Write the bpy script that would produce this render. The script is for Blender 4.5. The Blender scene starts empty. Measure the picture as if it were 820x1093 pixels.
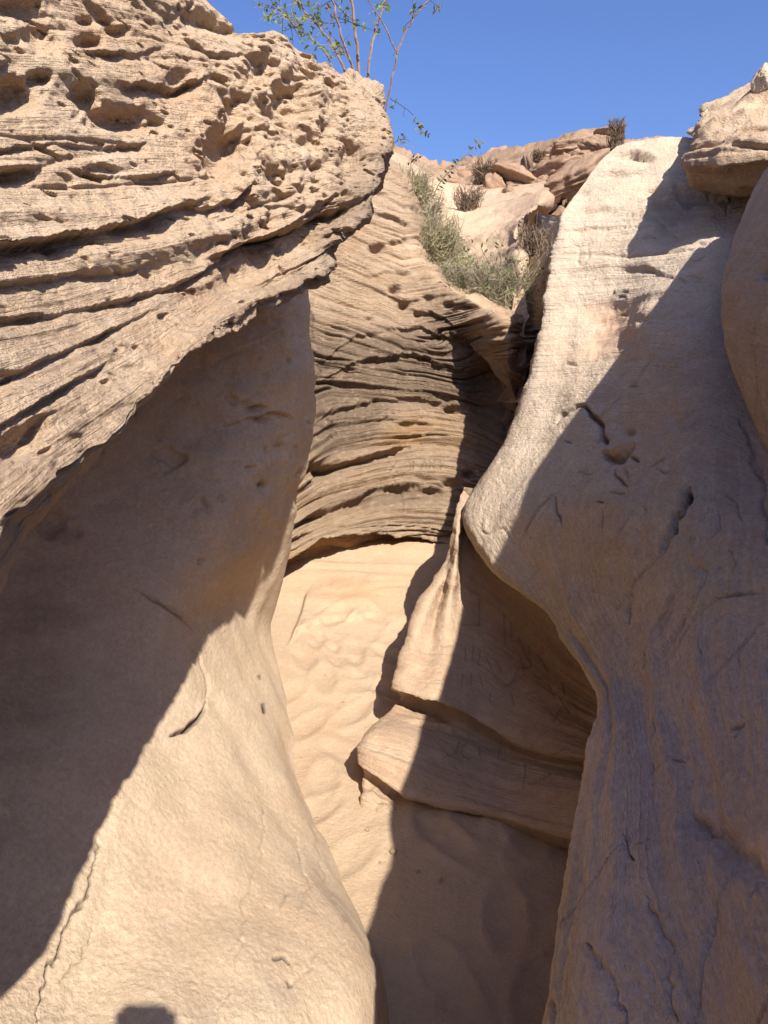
import bpy, math, random
import numpy as np
from mathutils import Vector
random.seed(7)
rng = np.random.default_rng(11)
S = bpy.context.scene
COL = S.collection

# ------------------------------------------------------------------ survey frame
# the canyon was surveyed from the photographer's eye point: direction in picture units + distance in metres
FOC = 795.0; CX = 410.0; CY = 546.5
PITCH = math.radians(12.0)
CP, SP = math.cos(PITCH), math.sin(PITCH)
EYE = np.array([0.0, 0.0, 1.5])
SUNPIX = (160.0, 1097.0)

def at(px, py, d):
    x = (px - CX) / FOC * d
    u = (CY - py) / FOC * d
    return np.array([x, d * CP + u * SP, EYE[2] - d * SP + u * CP])

def W(x, y, z):
    return ('w', x, y, z)

def toworld(p):
    if p[0] == 'w':
        return np.array(p[1:4], float)
    return at(*p)

def project(P):
    q = P - EYE
    f = q[..., 1] * CP - q[..., 2] * SP
    u = q[..., 1] * SP + q[..., 2] * CP
    f = np.where(f > 0.05, f, 0.05)
    return CX + q[..., 0] / f * FOC, CY - u / f * FOC, f

# ------------------------------------------------------------------ noise
_perm = np.random.default_rng(3).permutation(256).astype(np.int32)
_perm = np.concatenate([_perm, _perm])
_g = np.random.default_rng(5).normal(size=(256, 3)).astype(np.float32)
_g /= np.linalg.norm(_g, axis=1)[:, None]

def perlin(x, y, z, seed=0):
    x = x.astype(np.float32) + seed * 17.31; y = y.astype(np.float32) + seed * 7.77; z = z.astype(np.float32) - seed * 3.13
    xi = np.floor(x).astype(np.int32); yi = np.floor(y).astype(np.int32); zi = np.floor(z).astype(np.int32)
    xf = x - xi; yf = y - yi; zf = z - zi
    fu = xf * xf * xf * (xf * (xf * 6 - 15) + 10)
    fv = yf * yf * yf * (yf * (yf * 6 - 15) + 10)
    fw = zf * zf * zf * (zf * (zf * 6 - 15) + 10)
    xi &= 255; yi &= 255; zi &= 255
    def gr(i, j, k):
        h = _perm[_perm[_perm[(xi + i) & 255] + ((yi + j) & 255)] + ((zi + k) & 255)]
        g = _g[h]
        return g[..., 0] * (xf - i) + g[..., 1] * (yf - j) + g[..., 2] * (zf - k)
    x00 = gr(0,0,0); x00 = x00 + fu * (gr(1,0,0) - x00)
    x10 = gr(0,1,0); x10 = x10 + fu * (gr(1,1,0) - x10)
    x01 = gr(0,0,1); x01 = x01 + fu * (gr(1,0,1) - x01)
    x11 = gr(0,1,1); x11 = x11 + fu * (gr(1,1,1) - x11)
    a = x00 + fv * (x10 - x00); b = x01 + fv * (x11 - x01)
    return (a + fw * (b - a)) * 1.6

def fbm(P, scale, octv=3, seed=0, gain=0.5):
    out = 0; a = 1.0; tot = 0
    for o in range(octv):
        f = scale * (2.03 ** o)
        out = out + a * perlin(P[..., 0] * f, P[..., 1] * f, P[..., 2] * f, seed + o * 5)
        tot += a; a *= gain
    return out / tot

def lam(P, bed, fa, fs, octv=2, seed=0, gain=0.5):
    out = 0; a = 1.0; tot = 0
    for o in range(octv):
        k = 2.03 ** o
        out = out + a * perlin(P[..., 0] * fa * k, P[..., 1] * fa * k, bed * fs * k, seed + o * 5)
        tot += a; a *= gain
    return out / tot

def sstep(a, b, x):
    t = np.clip((x - a) / (b - a), 0, 1)
    return t * t * (3 - 2 * t)

# ------------------------------------------------------------------ sculpted sheets
def spline_axis(ctrl, counts):
    """Catmull-Rom through ctrl along axis 0; counts[i] samples in interval i."""
    n = ctrl.shape[0]
    ext = np.concatenate([2 * ctrl[:1] - ctrl[1:2], ctrl, 2 * ctrl[-1:] - ctrl[-2:-1]], 0)
    segs = []
    for i in range(n - 1):
        p0, p1, p2, p3 = ext[i], ext[i + 1], ext[i + 2], ext[i + 3]
        m1 = (p2 - p0) * 0.42; m2 = (p3 - p1) * 0.42
        lim = np.linalg.norm((p2 - p1)[..., :3], axis=-1, keepdims=True) * 1.1 + 1e-9
        for m in (m1, m2):
            L = np.linalg.norm(m[..., :3], axis=-1, keepdims=True) + 1e-9
            m *= np.minimum(1.0, lim / L)
        k = counts[i]
        t = np.arange(k) / k
        if i == n - 2:
            t = np.append(t, 1.0)
        t = t.reshape((-1,) + (1,) * (ctrl.ndim - 1))
        h00 = 2*t**3 - 3*t**2 + 1; h10 = t**3 - 2*t**2 + t
        h01 = -2*t**3 + 3*t**2; h11 = t**3 - t**2
        segs.append(h00 * p1 + h10 * m1 + h01 * p2 + h11 * m2)
    return np.concatenate(segs, 0)

class Sheet:
    """rows of control points -> dense grid with bed coordinate, normals, survey coordinates"""
    def __init__(self, rows, beds, vis_cols=None, vis_rows=None, step=1.5, hidden=10, cap=170):
        R = len(rows); C = len(rows[0])
        ctrl = np.zeros((R, C, 5))
        for i, r in enumerate(rows):
            assert len(r) == C, (i, len(r), C)
            for j, p in enumerate(r):
                ctrl[i, j, :3] = toworld(p)
                ctrl[i, j, 3] = beds[i]
                v = 1.0
                if vis_cols is not None and not (vis_cols[0] <= j <= vis_cols[1]): v = 0.0
                if vis_rows is not None and not (vis_rows[0] <= i <= vis_rows[1]): v = 0.0
                ctrl[i, j, 4] = v
        px, py, _ = project(ctrl[..., :3])
        inx = (px > -60) & (px < 880) & (py > -60) & (py < 1160)
        def counts(axis):
            n = ctrl.shape[axis] - 1; out = []
            for i in range(n):
                sl0 = [slice(None)] * 2; sl1 = [slice(None)] * 2
                sl0[axis] = i; sl1[axis] = i + 1
                L = np.hypot(px[tuple(sl1)] - px[tuple(sl0)], py[tuple(sl1)] - py[tuple(sl0)])
                ok = inx[tuple(sl0)] | inx[tuple(sl1)]
                vis = (ctrl[..., 4][tuple(sl0)] + ctrl[..., 4][tuple(sl1)]).max() > 1.5
                if vis and ok.any():
                    out.append(int(np.clip(L[ok].max() / step, 6, cap)))
                else:
                    out.append(hidden)
            return out
        cr, cc = counts(0), counts(1)
        g = spline_axis(ctrl, cr)
        g = spline_axis(np.swapaxes(g, 0, 1), cc)
        g = np.swapaxes(g, 0, 1)
        self.P0 = g[..., :3].copy(); self.P = self.P0.copy()
        self.bed = g[..., 3]; self.vis = np.clip(g[..., 4], 0, 1)
        self.px, self.py, self.d = project(self.P0)
        self.N = self.normals(self.P0)
        self.D = np.zeros(self.bed.shape)
        self.attr = {}
        self.flip = False; self.soft = 2.2
    def normals(self, P):
        du = np.gradient(P, axis=1); dv = np.gradient(P, axis=0)
        n = np.cross(du, dv)
        n /= np.linalg.norm(n, axis=-1, keepdims=True) + 1e-12
        # towards the eye on the visible part
        c = ((EYE - P) * n).sum(-1)
        w = (self.vis > .9) if hasattr(self, 'vis') else np.ones(c.shape, bool)
        self.flip = np.median(c[w]) < 0
        return -n if self.flip else n
    # --- features marked on the surveyed face
    def ledge(self, pts, depth, w=10, lip=0.3, wl=5, jag=2.0, seed=1, ragged=True):
        """overhanging lip along the line: sharp step, recess below it healing over w"""
        pts = np.array(pts, float)
        j = jag * perlin(self.px / 14.0, self.px * 0 + seed * 3.7, self.px * 0, seed) + .5 * jag * perlin(self.px / 4.0, self.px * 0 + seed, self.px * 0, seed + 2)
        yl = np.interp(self.px, pts[:, 0], pts[:, 1])
        t = self.py - yl
        t = t - j * np.exp(-np.abs(t) / 5.0)
        x0, x1 = pts[0, 0], pts[-1, 0]; tw = max(10, (x1 - x0) * .22)
        end = sstep(x0 - 4, x0 + tw, self.px) * (1 - sstep(x1 - tw, x1 + 4, self.px))
        mod = np.clip(.75 + .7 * perlin(self.px / 30.0, self.px * 0, self.px * 0 + seed, seed + 4), .2, 1.4) if ragged else 1.0
        wv = w * (.5 + .5 * end)
        below = -depth * np.exp(-(np.maximum(t, 0) / wv) ** 1.5); above = lip * depth * np.exp(np.minimum(t, 0) / wl)
        soft = self.soft
        k = sstep(-soft, soft, t)
        f = above * (1 - k) + below * k
        # end fades so that the step never stands out of nowhere
        self.D += f * end * mod * self.vis
    def crack(self, pts, depth, w=1.2, colour=0.0, jag=3.0, seed=1, taper=True):
        pts = np.array(pts, float)
        best = np.full(self.px.shape, 1e9); bt = np.zeros(self.px.shape)
        X = self.px + jag * perlin(self.px / 12.0, self.py / 12.0, self.px * 0 + seed, seed)
        Y = self.py + jag * perlin(self.px / 12.0, self.py / 12.0, self.px * 0 - seed, seed + 3)
        L = np.hypot(*(pts[1:] - pts[:-1]).T); T = np.concatenate([[0], np.cumsum(L)]) / max(L.sum(), 1e-6)
        for a in range(len(pts) - 1):
            v = pts[a + 1] - pts[a]
            t = np.clip(((X - pts[a, 0]) * v[0] + (Y - pts[a, 1]) * v[1]) / (v @ v), 0, 1)
            dd = np.hypot(X - pts[a, 0] - t * v[0], Y - pts[a, 1] - t * v[1])
            m = dd < best
            best = np.where(m, dd, best); bt = np.where(m, T[a] + t * (T[a + 1] - T[a]), bt)
        tp = np.sqrt(np.clip(4 * bt * (1 - bt), 0.05, 1)) if taper else 1.0
        g = np.exp(-(best / (w * tp)) ** 2) * self.vis
        self.D -= depth * g
        if colour:
            self.add('groove_dark', colour * np.exp(-(best / (w * 1.3 * tp)) ** 2) * self.vis)  # darkens the groove by colour
    def pit(self, x, y, rx, ry, depth, rot=0, seed=1, sharp=3):
        c, s = math.cos(rot), math.sin(rot)
        X = self.px - x; Y = self.py - y
        X, Y = c * X + s * Y, -s * X + c * Y
        r = np.sqrt((X / rx) ** 2 + (Y / ry) ** 2)
        r = r * (1 + .22 * perlin(self.px / 9.0, self.py / 9.0, self.px * 0 + seed, seed))
        # steep roof, gentler floor
        self.D -= depth * np.exp(-r ** sharp) * (1 - .35 * np.clip(Y / ry, -1, 1)) * self.vis
    def blob(self, x, y, rx, ry, rot=0.0, p=2):
        c, s = math.cos(rot), math.sin(rot)
        X = self.px - x; Y = self.py - y
        X, Y = c * X + s * Y, -s * X + c * Y
        return np.exp(-((X / rx) ** 2 + (Y / ry) ** 2) ** (p / 2)) * self.vis
    def add(self, name, val):
        self.attr[name] = np.clip(self.attr.get(name, 0) + val, 0, 1.5)
    def build(self, name, mat, parent=None, extra=None):
        self.P = self.P0 + getattr(self, 'dir', self.N) * self.D[..., None]
        if extra is not None: self.P = self.P + extra
        at_ = {'bed': self.bed}
        for k in ('stain', 'dust', 'ochre', 'groove_dark', 'flow', 'crust_lift'):
            at_[k] = self.attr.get(k, np.zeros(self.bed.shape))
        return grid_object(name, self.P, mat, parent, at_, self.flip)

def grid_object(name, P, mat, parent=None, attrs=None, flip=False):
    R, C = P.shape[:2]
    idx = np.arange(R * C).reshape(R, C)
    a, b, c, d = idx[:-1, :-1], idx[:-1, 1:], idx[1:, 1:], idx[1:, :-1]
    F = np.stack([a, d, c, b] if flip else [a, b, c, d], -1).reshape(-1, 4)
    me = bpy.data.meshes.new(name)
    me.vertices.add(R * C); me.loops.add(F.size); me.polygons.add(len(F))
    me.vertices.foreach_set('co', P.reshape(-1).astype(np.float32))
    me.loops.foreach_set('vertex_index', F.reshape(-1).astype(np.int32))
    me.polygons.foreach_set('loop_start', (np.arange(len(F)) * 4).astype(np.int32))
    me.polygons.foreach_set('use_smooth', np.ones(len(F), bool))
    me.update(calc_edges=True)
    for k, v in (attrs or {}).items():
        at_ = me.attributes.new(k, 'FLOAT', 'POINT')
        at_.data.foreach_set('value', v.reshape(-1).astype(np.float32))
    me.materials.append(mat)
    o = bpy.data.objects.new(name, me); COL.objects.link(o)
    if parent: o.parent = parent
    return o

def tag(o, label=None, cat=None, group=None, kind=None):
    if label: o['label'] = label
    if cat: o['category'] = cat
    if group: o['group'] = group
    if kind: o['kind'] = kind
    return o

def empty(name, loc=(0, 0, 0)):
    o = bpy.data.objects.new(name, None); o.location = loc; COL.objects.link(o); return o

# ------------------------------------------------------------------ materials
def nodes(mat):
    mat.use_nodes = True
    nt = mat.node_tree; nt.nodes.clear()
    return nt, nt.nodes, nt.links

def N(nt, t, **kw):
    n = nt.nodes.new(t)
    for k, v in kw.items():
        if hasattr(n, k): setattr(n, k, v)
        else: n.inputs[k].default_value = v
    return n

def mixc(nt, fac, a, b, mode='MIX'):
    n = nt.nodes.new('ShaderNodeMix'); n.data_type = 'RGBA'; n.blend_type = mode
    L = nt.links
    for sock, v in ((n.inputs[0], fac), (n.inputs[6], a), (n.inputs[7], b)):
        if isinstance(v, bpy.types.NodeSocket): L.new(v, sock)
        elif isinstance(v, (int, float)): sock.default_value = v
        else: sock.default_value = (*v, 1)
    return n.outputs[2]

def ramp(nt, src, p0, p1, c0=(0,0,0), c1=(1,1,1)):
    n = nt.nodes.new('ShaderNodeMapRange'); n.inputs[1].default_value = p0; n.inputs[2].default_value = p1
    nt.links.new(src, n.inputs[0]); return n.outputs[0]

def noise(nt, vec, scale, detail=4, rough=0.55, dist=0.0):
    n = nt.nodes.new('ShaderNodeTexNoise')
    n.inputs['Scale'].default_value = scale; n.inputs['Detail'].default_value = detail
    n.inputs['Roughness'].default_value = rough; n.inputs['Distortion'].default_value = dist
    nt.links.new(vec, n.inputs['Vector']); return n.outputs[0]

def sandstone(name, base, pale, dark, stain=(.13,.085,.055), ochre=(.36,.20,.085), dust=(.47,.33,.21), groove_dark=(.05,.04,.032),
              bedf=(1.5, 30), bandamt=.5, grain=.5, bump=.5, lamb=.4, spots=.25, streak=0, flowf=60, ysq=1.0):
    m = bpy.data.materials.new(name); nt, nd, L = nodes(m)
    tc0 = nd.new('ShaderNodeTexCoord').outputs['Object']
    sq = nd.new('ShaderNodeMapping'); sq.inputs['Scale'].default_value = (1, ysq, 1); L.new(tc0, sq.inputs[0]); tc = sq.outputs[0]
    at_ = {}
    for k in ('bed', 'stain', 'dust', 'ochre', 'groove_dark', 'flow', 'crust_lift'):
        a = nd.new('ShaderNodeAttribute'); a.attribute_name = k; at_[k] = a.outputs['Fac']
    sep = nd.new('ShaderNodeSeparateXYZ'); L.new(tc, sep.inputs[0])
    cmb = nd.new('ShaderNodeCombineXYZ')
    for i, (src, f) in enumerate(((sep.outputs[0], bedf[0]), (sep.outputs[1], bedf[0]), (at_['bed'], bedf[1]))):
        mm = nd.new('ShaderNodeMath'); mm.operation = 'MULTIPLY'; L.new(src, mm.inputs[0]); mm.inputs[1].default_value = f
        L.new(mm.outputs[0], cmb.inputs[i])
    bedv = cmb.outputs[0]
    nbig = noise(nt, tc, 1.7, 5, .6)
    nbed = noise(nt, bedv, 1.0, 6, .62)
    nbed2 = noise(nt, bedv, 4.0, 4, .6)
    nmid = noise(nt, tc, 14, 5, .65)
    ngr = noise(nt, tc, 420, 3, .7)
    ngr2 = noise(nt, tc, 110, 4, .7)
    c = mixc(nt, ramp(nt, nbig, .3, .7), dark, base)
    c = mixc(nt, ramp(nt, nmid, .45, .8), c, pale)
    bandf = nd.new('ShaderNodeMath'); bandf.operation = 'MULTIPLY'; L.new(ramp(nt, nbed, .42, .68), bandf.inputs[0]); bandf.inputs[1].default_value = bandamt
    c = mixc(nt, bandf.outputs[0], c, pale)
    bandf2 = nd.new('ShaderNodeMath'); bandf2.operation = 'MULTIPLY'; L.new(ramp(nt, nbed2, .55, .75), bandf2.inputs[0]); bandf2.inputs[1].default_value = bandamt * .8
    c = mixc(nt, bandf2.outputs[0], c, dark)
    nhue = noise(nt, tc, 2.6, 5, .62, .5); nhue2 = noise(nt, bedv, .55, 4, .6)
    e9 = nd.new('ShaderNodeMath'); e9.operation = 'MULTIPLY'; L.new(ramp(nt, nhue, .50, .72), e9.inputs[0]); e9.inputs[1].default_value = .5
    c = mixc(nt, e9.outputs[0], c, (base[0] * .92, base[1] * .80, base[2] * .72))
    e10 = nd.new('ShaderNodeMath'); e10.operation = 'MULTIPLY'; L.new(ramp(nt, nhue2, .54, .74), e10.inputs[0]); e10.inputs[1].default_value = .55
    c = mixc(nt, e10.outputs[0], c, (base[0] * .86, base[1] * .90, base[2] * .96))
    # stains with ragged edges
    def stained(c, key, col, amt=1.0, src=nmid):
        a = nd.new('ShaderNodeMath'); a.operation = 'MULTIPLY_ADD'; L.new(src, a.inputs[0]); a.inputs[1].default_value = 1.1; a.inputs[2].default_value = -.55
        b = nd.new('ShaderNodeMath'); b.operation = 'ADD'; L.new(at_[key], b.inputs[0]); L.new(a.outputs[0], b.inputs[1])
        r = ramp(nt, b.outputs[0], .12, .95)
        e = nd.new('ShaderNodeMath'); e.operation = 'MULTIPLY'; L.new(r, e.inputs[0])
        g = ramp(nt, at_[key], 0.0, .15)
        e2 = nd.new('ShaderNodeMath'); e2.operation = 'MULTIPLY'; L.new(g, e2.inputs[0]); e2.inputs[1].default_value = amt
        L.new(e2.outputs[0], e.inputs[1])
        return mixc(nt, e.outputs[0], c, col)
    c = stained(c, 'ochre', ochre, .8, nbed)
    c = stained(c, 'stain', stain, .85, nbed)
    c = stained(c, 'dust', dust, .95)
    c = mixc(nt, at_['groove_dark'], c, groove_dark)
    # pale crust flakes and dark specks
    fk = noise(nt, tc, 24, 6, .68, .3)
    e4 = nd.new('ShaderNodeMath'); e4.operation = 'MULTIPLY'; L.new(ramp(nt, fk, .52, .78), e4.inputs[0]); e4.inputs[1].default_value = .7
    c = mixc(nt, e4.outputs[0], c, pale)
    sk = noise(nt, tc, 75, 4, .75)
    e3 = nd.new('ShaderNodeMath'); e3.operation = 'MULTIPLY'; L.new(ramp(nt, sk, .60, .74), e3.inputs[0]); e3.inputs[1].default_value = .55
    c = mixc(nt, e3.outputs[0], c, tuple(x * .8 for x in dark))
    if streak:
        fc = nd.new('ShaderNodeCombineXYZ'); L.new(at_['flow'], fc.inputs[0]); L.new(at_['bed'], fc.inputs[1])
        mp = nd.new('ShaderNodeMapping'); mp.inputs['Scale'].default_value = (flowf, 1.6, 1); L.new(fc.outputs[0], mp.inputs[0])
        st_ = noise(nt, mp.outputs[0], 1.0, 5, .62, .3)
        e5 = nd.new('ShaderNodeMath'); e5.operation = 'MULTIPLY'; L.new(ramp(nt, st_, .50, .72), e5.inputs[0]); e5.inputs[1].default_value = streak
        smk = ramp(nt, at_['bed'], 1.0, 1.9)
        e7 = nd.new('ShaderNodeMath'); e7.operation = 'MULTIPLY'; L.new(e5.outputs[0], e7.inputs[0]); L.new(smk, e7.inputs[1])
        c = mixc(nt, e7.outputs[0], c, pale)
        e6 = nd.new('ShaderNodeMath'); e6.operation = 'MULTIPLY'; L.new(ramp(nt, st_, .48, .28), e6.inputs[0]); e6.inputs[1].default_value = streak
        e8 = nd.new('ShaderNodeMath'); e8.operation = 'MULTIPLY'; L.new(e6.outputs[0], e8.inputs[0]); L.new(smk, e8.inputs[1])
        c = mixc(nt, e8.outputs[0], c, dark)
        hx = nd.new('ShaderNodeMix'); L.new(smk, hx.inputs[0]); L.new(nbed2, hx.inputs[2]); L.new(st_, hx.inputs[3]); st_h = hx.outputs[0]
    c = stained(c, 'crust_lift', (.585, .455, .385), .8, st_ if streak else nmid)
    # grain speckle
    g = mixc(nt, ramp(nt, ngr, .2, .8), (.74,.71,.69), (1.18,1.18,1.18))
    c = mixc(nt, grain, c, g, 'MULTIPLY')
    g2 = mixc(nt, ramp(nt, ngr2, .25, .75), (.8,.78,.77), (1.14,1.14,1.14))
    c = mixc(nt, spots * 2, c, g2, 'MULTIPLY')
    bs = nd.new('ShaderNodeBsdfPrincipled'); L.new(c, bs.inputs['Base Color'])
    bs.inputs['Roughness'].default_value = .92; bs.inputs['Specular IOR Level'].default_value = .18
    # bump: grains, laminae
    h = nd.new('ShaderNodeMath'); h.operation = 'MULTIPLY_ADD'; L.new(st_h if streak else noise(nt, bedv, 6.0, 5, .65), h.inputs[0]); h.inputs[1].default_value = lamb * 2
    mm = nd.new('ShaderNodeMath'); mm.operation = 'MULTIPLY_ADD'; L.new(ngr2, mm.inputs[0]); mm.inputs[1].default_value = 1.2
    m2 = nd.new('ShaderNodeMath'); m2.operation = 'MULTIPLY'; L.new(ngr, m2.inputs[0]); m2.inputs[1].default_value = .3
    m3 = nd.new('ShaderNodeMath'); m3.operation = 'MULTIPLY_ADD'; L.new(noise(nt, tc, 45, 5, .7), m3.inputs[0]); m3.inputs[1].default_value = 1.6
    L.new(m2.outputs[0], m3.inputs[2])
    L.new(m3.outputs[0], mm.inputs[2]); L.new(mm.outputs[0], h.inputs[2])
    # dust covered places are smooth
    sm = nd.new('ShaderNodeMath'); sm.operation = 'MULTIPLY_ADD'; L.new(at_['dust'], sm.inputs[0]); sm.inputs[1].default_value = -.6 * bump; sm.inputs[2].default_value = bump; sm.use_clamp = True
    bp = nd.new('ShaderNodeBump'); bp.inputs['Distance'].default_value = .008
    L.new(sm.outputs[0], bp.inputs['Strength']); L.new(h.outputs[0], bp.inputs['Height']); L.new(bp.outputs[0], bs.inputs['Normal'])
    out = nd.new('ShaderNodeOutputMaterial'); L.new(bs.outputs[0], out.inputs[0])
    return m

def plain(name, col, rough=.8, var=.25, scale=30, trans=0.0, spec=.3):
    m = bpy.data.materials.new(name); nt, nd, L = nodes(m)
    tc = nd.new('ShaderNodeTexCoord').outputs['Object']
    n = noise(nt, tc, scale, 3)
    c = mixc(nt, ramp(nt, n, .3, .7), tuple(x * (1 - var) for x in col), tuple(min(1, x * (1 + var)) for x in col))
    bs = nd.new('ShaderNodeBsdfPrincipled'); L.new(c, bs.inputs['Base Color'])
    bs.inputs['Roughness'].default_value = rough; bs.inputs['Specular IOR Level'].default_value = spec
    out = nd.new('ShaderNodeOutputMaterial')
    if trans:
        tr = nd.new('ShaderNodeBsdfTranslucent'); L.new(c, tr.inputs[0])
        mx = nd.new('ShaderNodeMixShader'); mx.inputs[0].default_value = trans
        L.new(bs.outputs[0], mx.inputs[1]); L.new(tr.outputs[0], mx.inputs[2]); L.new(mx.outputs[0], out.inputs[0])
    else:
        L.new(bs.outputs[0], out.inputs[0])
    return m

M_over = sandstone('overhang_sandstone', (.45,.32,.205), (.51,.385,.265), (.36,.245,.155), bedf=(2.0, 40), bandamt=.35, bump=1.0, lamb=.5, spots=.45, ysq=.4)
M_left = sandstone('smooth_sandstone', (.495,.37,.25), (.55,.425,.30), (.45,.33,.22), bedf=(1.0, 16), bandamt=.2, bump=.42, lamb=.3, spots=.45, streak=.35, flowf=40, ysq=.55)
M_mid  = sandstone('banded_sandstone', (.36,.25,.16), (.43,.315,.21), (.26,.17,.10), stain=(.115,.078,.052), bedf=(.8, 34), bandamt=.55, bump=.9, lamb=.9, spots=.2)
M_right= sandstone('worn_sandstone', (.485,.385,.28), (.56,.455,.34), (.41,.315,.225), stain=(.28,.195,.14), dust=(.44,.30,.20), bedf=(1.2, 22), bandamt=.3, bump=.9, lamb=.9, spots=.5, streak=.7, flowf=70, ysq=.5)
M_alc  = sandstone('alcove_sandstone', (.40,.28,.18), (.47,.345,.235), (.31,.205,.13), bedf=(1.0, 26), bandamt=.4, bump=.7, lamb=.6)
M_hill = sandstone('hill_sandstone', (.39,.275,.18), (.45,.335,.23), (.30,.20,.13), bedf=(.5, 8), bandamt=.4, bump=.8, lamb=.5)
M_far  = sandstone('reddish_hill_sandstone', (.30,.19,.12), (.37,.255,.17), (.20,.12,.075), bedf=(.5, 8), bandamt=.5, bump=.9, lamb=.6)
M_brown= sandstone('brown_sandstone', (.30,.185,.115), (.38,.26,.17), (.22,.13,.08), bedf=(.7, 12), bandamt=.4, bump=.9, lamb=.5)
M_sand = sandstone('drifted_sand', (.39,.282,.183), (.42,.308,.203), (.35,.25,.16), ochre=(.45,.25,.11), bedf=(1, 5), bandamt=.1, bump=.5, lamb=.05, spots=.28, grain=.6)

# ================================================================== ROCK: overhang, upper left
def o_rows():
    rows = [
     # left(behind the eye) ... right tip ... wrapped round the far end
     [W(-1.0,-1.2,2.25), W(-1.3,.6,2.3), W(-1.3,1.1,2.45), W(-1.2,1.6,2.5), W(-1.1,2.2,2.5), W(-.8,2.7,2.5), W(-.6,3.0,2.45), W(-.5,3.2,2.35), W(-.55,3.3,2.2), W(-.9,3.5,2.1)],
     [W(-.75,-.6,2.1), (-260,-190,.62), (-60,-130,.85), (90,-80,1.15), (205,-8,1.5), (290,28,1.72), (335,58,1.92), (372,76,2.1), (372,82,2.45), (320,90,3.0)],
     [W(-.6,-.5,1.95), (-260,-20,.52), (-60,-8,.75), (80,10,1.02), (200,40,1.38), (300,70,1.65), (355,88,1.85), (404,104,2.06), (396,108,2.45), (330,120,3.0)],
     [W(-.52,-.45,1.82), (-260,110,.46), (-60,112,.68), (80,118,.94), (200,125,1.26), (300,135,1.55), (366,142,1.74), (418,146,1.92), (408,148,2.3), (330,155,3.0)],
     [W(-.47,-.4,1.72), (-260,220,.41), (-60,220,.61), (80,218,.86), (200,210,1.18), (300,195,1.48), (364,186,1.68), (415,180,1.84), (403,182,2.25), (320,185,3.0)],
     [W(-.43,-.4,1.62), (-260,335,.36), (-60,330,.54), (75,310,.76), (185,284,1.06), (285,252,1.40), (348,228,1.58), (398,226,1.74), (385,228,2.2), (300,225,2.9)],
     [W(-.40,-.4,1.52), (-260,470,.31), (-60,450,.47), (60,405,.63), (150,358,.86), (245,308,1.25), (306,280,1.46), (374,258,1.72), (355,258,2.15), (280,255,2.8)],
     [W(-.38,-.4,1.38), (-260,880,.30), (-70,665,.41), (48,524,.55), (128,456,.70), (205,372,.90), (268,328,1.26), (345,293,1.70), (330,285,2.15), (260,275,2.7)],
     [W(-.42,-.4,1.2), (-290,980,.36), (-90,790,.49), (30,560,.66), (112,468,.86), (190,385,1.05), (255,335,1.46), (332,292,1.95), (310,280,2.3), (240,270,2.75)],
     [W(-.60,-.4,1.12), (-300,900,.55), (-90,740,.72), (-10,570,1.1), (80,475,1.35), (165,385,1.6), (235,325,1.9), (310,285,2.45), (280,270,2.6), (220,260,2.8)],
     [W(-.90,-.5,1.12), (-320,900,.9), (-120,740,1.1), (-60,560,2.0), (40,450,2.3), (130,355,2.5), (205,305,2.6), (275,270,2.65), (250,260,2.8), (200,250,3.0)],
    ]
    beds = [-.5, 0, .16, .33, .47, .60, .72, .84, 1.0, 1.2, 1.6]
    return rows, beds
rows, beds = o_rows()
O = Sheet(rows, beds, vis_cols=(1, 7), vis_rows=(1, 8), step=1.35)
P, bed, px, py = O.P0, O.bed, O.px, O.py
V_ = EYE - P; V_ /= np.linalg.norm(V_, axis=-1, keepdims=True)
mixd = np.clip(O.vis, 0, 1)[..., None] * .6
O.dir = O.N * (1 - mixd) + V_ * mixd; O.dir /= np.linalg.norm(O.dir, axis=-1, keepdims=True)
Pn = P * np.array([1, .38, 1])
sw = bed + .035 * fbm(Pn, 1.8, 2, 1) + .012 * fbm(Pn, 7, 2, 8)
thick = np.clip(O.d / 1.2, .45, 1.3)
up = 1 - sstep(90, 210, py - .12 * px + 20)          # pitted upper part
tipf = 1 - .8 * sstep(345, 410, px)
knob = sstep(225, 300, px + .25 * py) * (1 - sstep(255, 300, py + .2 * (px - 300))) * tipf
O.D += .05 * fbm(Pn, 2.4, 3, 2) * thick + (1 - tipf) * (.05 * fbm(Pn, 5, 2, 20) + .03 * (np.abs(fbm(Pn, 7, 2, 21)) - .2))
n = lam(Pn, sw, .7, 8, 2, 3)
O.D += .028 * np.tanh(3.2 * n) * thick * (.4 + .6 * tipf) * (1 - .6 * up)
n = lam(Pn, sw, 1.6, 22, 2, 4)
O.D += .008 * np.tanh(2.5 * n) * thick * tipf * (1 - .5 * up)
n = lam(Pn, sw, 1.3, 17, 1, 6)
O.D -= .012 * np.exp(-(n / .06) ** 2) * thick * tipf * (1 - .7 * up) * sstep(-.15, .2, fbm(Pn, 3, 1, 9))
n = lam(Pn, sw, 3.5, 60, 3, 7)
O.D += .0025 * n
pn = fbm(Pn * np.array([1, 1, 1.5]), 11, 2, 12)
O.D -= .030 * sstep(.25, .6, pn) * thick * (.3 * (1 - up) + .6 * up) 
pn = fbm(Pn * np.array([1, 1, 1.4]), 26, 2, 13)
O.D -= .011 * sstep(.22, .55, pn) * thick * tipf * (.2 + .3 * up + .8 * knob)
bn = np.abs(fbm(Pn, 11, 2, 14))
O.D += (.075 * (bn - .22)) * knob
bn = np.abs(fbm(Pn, 27, 2, 15))
O.D += (.035 * (bn - .2)) * knob
bn = np.abs(fbm(Pn, 16, 2, 19))
O.D += .018 * (bn - .2) * (1 - knob)
O.D += .0055 * fbm(Pn, 34, 3, 16) + .003 * fbm(Pn, 100, 2, 17) + .012 * (np.abs(fbm(Pn, 20, 3, 22)) - .2) * sstep(-.2, .3, fbm(Pn, 3, 2, 23))
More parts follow.
